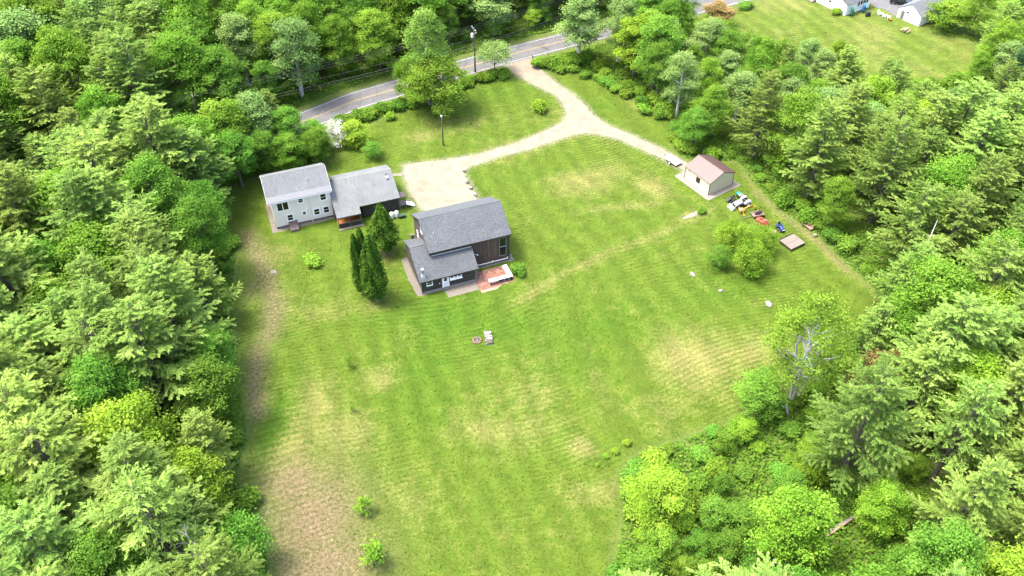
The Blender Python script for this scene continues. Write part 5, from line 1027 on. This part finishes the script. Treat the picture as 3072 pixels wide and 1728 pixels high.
print('TREES', count, len(taken))
# brush corner and wood edges
nsh = 0
def bush(p, s, kd, label, group, k=None):
    if (Vector((p[0], p[1], 0))-D(2085, 1352)).length < 6.5: return
    if k is None: k = prng.choice((0, 1, 2, 2, 1, 0, 3)) if kd == 'shrub' else prng.choice((0, 2, 2, 0, 1))
    tree(kd, p, s, label, cat='shrub' if kd == 'shrub' else 'tree', group=group, k=k, rad=s*(.95 if kd == 'shrub' else .5))
bt = []
def bfree(p, r): return all((p[0]-q[0])**2+(p[1]-q[1])**2 > r*r for q in bt)
for i, (x, y) in enumerate(cand):
    if nsh > 285: break
    px, py = project((x, y, 0))
    if not (-40 < px < 3110 and -20 < py < 1800): continue
    if inB[i] and dY[i] > 1.0 and bfree((x, y), 2.6):
        bt.append((x, y)); u_ = prng.random()
        if u_ < .4 and dY[i] > 2: bush((x, y), prng.uniform(2.6, 5.5), 'small', 'small leafy tree growing out of the brush corner', 'small trees in the brush corner')
        else: bush((x, y), prng.uniform(1.2, 2.4), 'shrub', 'leafy bush in the overgrown corner below the field', 'bushes in the overgrown corner'); nsh += 1
    elif not inY[i] and not inN[i] and .9 < dY[i] < 3.2 and dR[i] > 8 and not inB[i] and bfree((x, y), 2.5) and nsh < 250:
        bt.append((x, y)); bush((x, y), prng.uniform(1.0, 2.6), 'shrub', 'leafy bush along the foot of the wood edge', 'bushes along the wood edge'); nsh += 1
def hedge(pts_, n, hgt, label, group, ks=(0, 1, 2), jit=.6):
    line = catmull([tuple(D(x, y))[:2] for x, y in pts_], .5)
    for j in range(n):
        q = line[int((j+.5)/n*(len(line)-1))]; tree('shrub', (q[0]+prng.uniform(-jit, jit), q[1]+prng.uniform(-jit, jit)), hgt*prng.uniform(.8, 1.25), label, cat='shrub', group=group, k=prng.choice(ks), rad=hgt*prng.uniform(.85, 1.15))
hedge([(850,312),(910,300),(960,285),(1010,268),(1060,262)], 11, 1.9, 'dark green bush in the roadside hedge by the maple', 'hedge between road and front lawn')
hedge([(1150,228),(1180,212),(1215,205),(1245,198),(1280,192)], 11, 1.6, 'leafy bush in the hedge under the old apple tree', 'hedge under the apple tree', (0, 1, 3))
hedge([(1350,168),(1385,168),(1420,165),(1455,158),(1490,150)], 12, 2.0, 'bright bush in the hedge by the mailbox', 'hedge by the mailbox', (0, 1, 3))
hedge([(1400,185),(1480,190),(1560,238),(1650,292),(1690,312),(1698,380)], 16, 1.7, 'leafy bush lining the narrow strip of lawn', 'bushes lining the strip of lawn', jit=1.2)
put('shrub', 982, 300, 1.6, 'yellow green bush in front of the roadside hedge', cat='shrub', k=3, rad=1.3)
p = S(*Z7(2230, 420)); tree('small', (p.x, p.y), 6.2, 'big round bush tree beside the white garage', k=0, rad=5.6)
p = S(*Z7(560, 215)); tree('shrub', (p.x, p.y), 1.4, 'white flowering bush against the far white house', cat='shrub', k=1, rad=1.6)
p = S(*Z5(1010, 45)); tree('shrub', (p.x, p.y), 1.5, 'dark clipped bush near the road on the far lawn', cat='shrub', k=2, rad=2.3)
p = S(*Z5(840, 150)); tree('rust', (p.x, p.y), 6, 'brownish brushy tree at the far lawn corner', rad=4.5)
for k in range(26):
    q_ = roadpt(-70+k*4.6+prng.uniform(-1, 1), prng.uniform(8, 10.5)); px, py = project(q_)
    if -50 < px < 2050: bush((q_.x, q_.y), prng.uniform(2.5, 5.5), 'small', 'small leafy tree on the bank across the road', 'small trees on the roadside bank')
# dead wood
def dead(base, hgt, label, seed, lean=(0, 0), r=.16, n=7, bark='bark_white', spread=.25):
    rng = np.random.default_rng(seed); mb = MB(); o = thing('dead_tree', label, 'dead tree', (base.x, base.y, 0)); top = np.array([lean[0], lean[1], hgt])
    mb.tube([(0, 0, -.1), tuple(top*.5+rng.normal(size=3)*.15), tuple(top)], [r, r*.7, .03], 7); part('trunk', mb, bark, o, smooth=True)
    for k in range(n):
        t = rng.uniform(.35, .95); a = rng.uniform(0, 6.28); L = hgt*spread*rng.uniform(.4, 1)*(1.2-t); m2 = MB(); s0 = top*t; e = s0+np.array([math.cos(a)*L, math.sin(a)*L, L*.5]); limb(m2, s0, e, r*.4, .015, rng, .05)
        limb(m2, s0+(e-s0)*.5, s0+(e-s0)*.5+np.array([math.cos(a+.8)*L*.4, math.sin(a+.8)*L*.4, L*.3]), r*.2, .01, rng, .02); part('branch', m2, bark, o)
dead(D(2283, 728), 14.5, 'tall bare grey snag standing before the pines', 5, r=.16, n=5, spread=.12)
dead(D(2012, 985), 10.5, 'bare white forked limbs beside the tall light green tree', 6, lean=(.4, -.5), r=.12, n=7, spread=.4)
dead(D(1985, 1062), 5.5, 'broken white stub at the lower field edge', 7, lean=(-1.6, .6), r=.25, n=4, spread=.4)
dead(D(650, 1335), 4.5, 'bare grey branch poking over the brown patch', 8, lean=(2.2, .4), r=.05, n=5, spread=.5, bark='bark_pale')
for k, (x, y, lb) in enumerate(((310,1400,'bare grey dead tree with white broken limbs among the pines'),(250,1330,'slim dead tree beside the one with white broken limbs'),(420,900,'dead grey tree showing between the pines and the lime maple'),(560,1440,'dead tree at the wood edge next to the brown patch'))):
    dead(D(x, y+90), 14+k, lb, 20+k, r=.2, n=14, spread=.32, bark='bark_pale')
a, bq = D(2030, 1388), D(2150, 1305); fl = thing('fallen_log', 'split fallen log lying in the brush', 'log', a.to_tuple(), head(a, bq)); Lg = (bq-a).length
part('log', MB().tube([(0, 0, .35), (Lg*.5, .3, .4), (Lg, 0, .5)], [.38, .36, .26], 9), 'bark_pale', fl, smooth=True); part('split_face', MB().hexa([(.3, -.2, .66), (Lg*.9, -.1, .7), (Lg*.9, .12, .7), (.3, .22, .66)], [(.3, -.15, .74), (Lg*.9, -.06, .75), (Lg*.9, .08, .75), (.3, .17, .74)]), 'wood_tan', fl)
for k, (x, y) in enumerate(((2022,1396),(1995,1402),(1950,1418),(1978,1425),(1925,1412))): rock(D(x, y), .9+.2*(k % 3), 'grey stone lying by the fallen log in the brush', 'stones by the fallen log', k)

# undergrowth nobody could count
rng = np.random.default_rng(8); n = 760000
q = np.stack([rng.uniform(-118, 118, n), rng.uniform(38, 215, n)], 1)
keep = np.abs(q[:, 0]) < .62*q[:, 1]+24; q = q[keep]
iy = inside(q, YARD); i2 = inside(q, NEIGH); dq = pdist(q, YARD); dr_ = pdist(q, ROADC, False); ib = inside(q, BRUSH)
near = (~iy) & (~i2) & (dr_ > 5.4); prob = np.where(dq < 9, .85, .3)+ib*.9+np.where(dr_ < 11, .5, 0)
keep = near & (rng.random(len(q)) < prob); keep &= ~((dq < .4)); ddv = pdist(q, P(DRIVE)); keep &= ~inside(q, P(DRIVE)) & (ddv > .8); q = q[keep]; ib = ib[keep]; dr_ = dr_[keep]; dq = dq[keep]
lump = np.array([mnoise.noise(Vector((x*.45, y*.45, 3))) for x, y in q]); lump2 = np.array([mnoise.noise(Vector((x*1.5, y*1.5, 7))) for x, y in q])
hh = (.25+.75*np.clip(lump+.3, 0, 1)+.25*lump2)*np.where(ib, 1.15, .8)*np.clip(dq/2, .25, 1); z = np.clip(hh*np.sqrt(rng.random(len(q))), .04, 2)
c = np.column_stack([q, z]); k = len(c); print('UNDERGROWTH', k)
me = leaf_mesh('undergrowth', c, np.array([0, 0, 1.])+rng.normal(size=(k, 3))*.45, rng.normal(size=(k, 3)), .46*rng.uniform(.6, 1.4, k), .34*rng.uniform(.6, 1.3, k), .45+.35*lump2+rng.normal(size=k)*.15, 'leaf_brush')
o = link('undergrowth', me, None); o['kind'] = 'stuff'; tag(o, 'tangled leafy undergrowth below the trees', 'undergrowth')

# clumps of longer grass over the lawn
leaf('leaf_grass', (.055, .088, .007), (.16, .15, .06), (.036, .072, .005), .3)
rng = np.random.default_rng(15); n = 240000
q = np.stack([rng.uniform(-70, 75, n), rng.uniform(45, 190, n)], 1)
keep = (inside(q, YARD) | inside(q, NEIGH)) & (np.abs(q[:, 0]) < .62*q[:, 1]+4); q = q[keep]
dpl = P(DRIVE); keep = ~inside(q, dpl) & (pdist(q, ROADC, False) > 4.4)
def infr(F, q, u0, u1, v0, v1): d = q-np.array([F.o.x, F.o.y]); u = d@np.array([F.u.x, F.u.y]); v = d@np.array([F.v.x, F.v.y]); return (u > u0) & (u < u1) & (v > v0) & (v < v1)
for a in ((FH, -.9, 24.6, -4.4, 8.1), (FB, -17.2, .8, -3.5, 10), (FB, -13.2, -6.5, -5.4, -3), (FP, -.3, 6.4, -.1, 5.1), (FS, -1.2, 7.3, -1.3, 8.1)): keep &= ~infr(a[0], q, *a[1:])
q = q[keep]; ix = np.clip(np.searchsorted(gx, q[:, 0]), 0, nx_-1); iy_ = np.clip(np.searchsorted(gy, q[:, 1]), 0, ny_-1)
at_ = lambda arr: np.clip(arr, 0, 1).reshape(ny_, nx_)[iy_, ix]
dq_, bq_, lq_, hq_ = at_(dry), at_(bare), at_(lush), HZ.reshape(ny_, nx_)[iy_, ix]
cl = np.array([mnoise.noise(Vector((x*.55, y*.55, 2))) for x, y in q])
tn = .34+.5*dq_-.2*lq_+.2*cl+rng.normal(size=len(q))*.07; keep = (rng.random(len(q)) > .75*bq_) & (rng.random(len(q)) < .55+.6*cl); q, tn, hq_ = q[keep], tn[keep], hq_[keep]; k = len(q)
c = np.column_stack([q, hq_+.04+.05*rng.random(k)]); print('GRASS', k)
me = leaf_mesh('lawn_grass', c, np.array([0, 0, 1.])+rng.normal(size=(k, 3))*.38, rng.normal(size=(k, 3)), .24*rng.uniform(.6, 1.5, k), .11*rng.uniform(.6, 1.4, k), tn, 'leaf_grass')
o = link('lawn_grass', me, None); o['kind'] = 'stuff'; tag(o, 'short mown grass clumps over the lawns', 'grass')
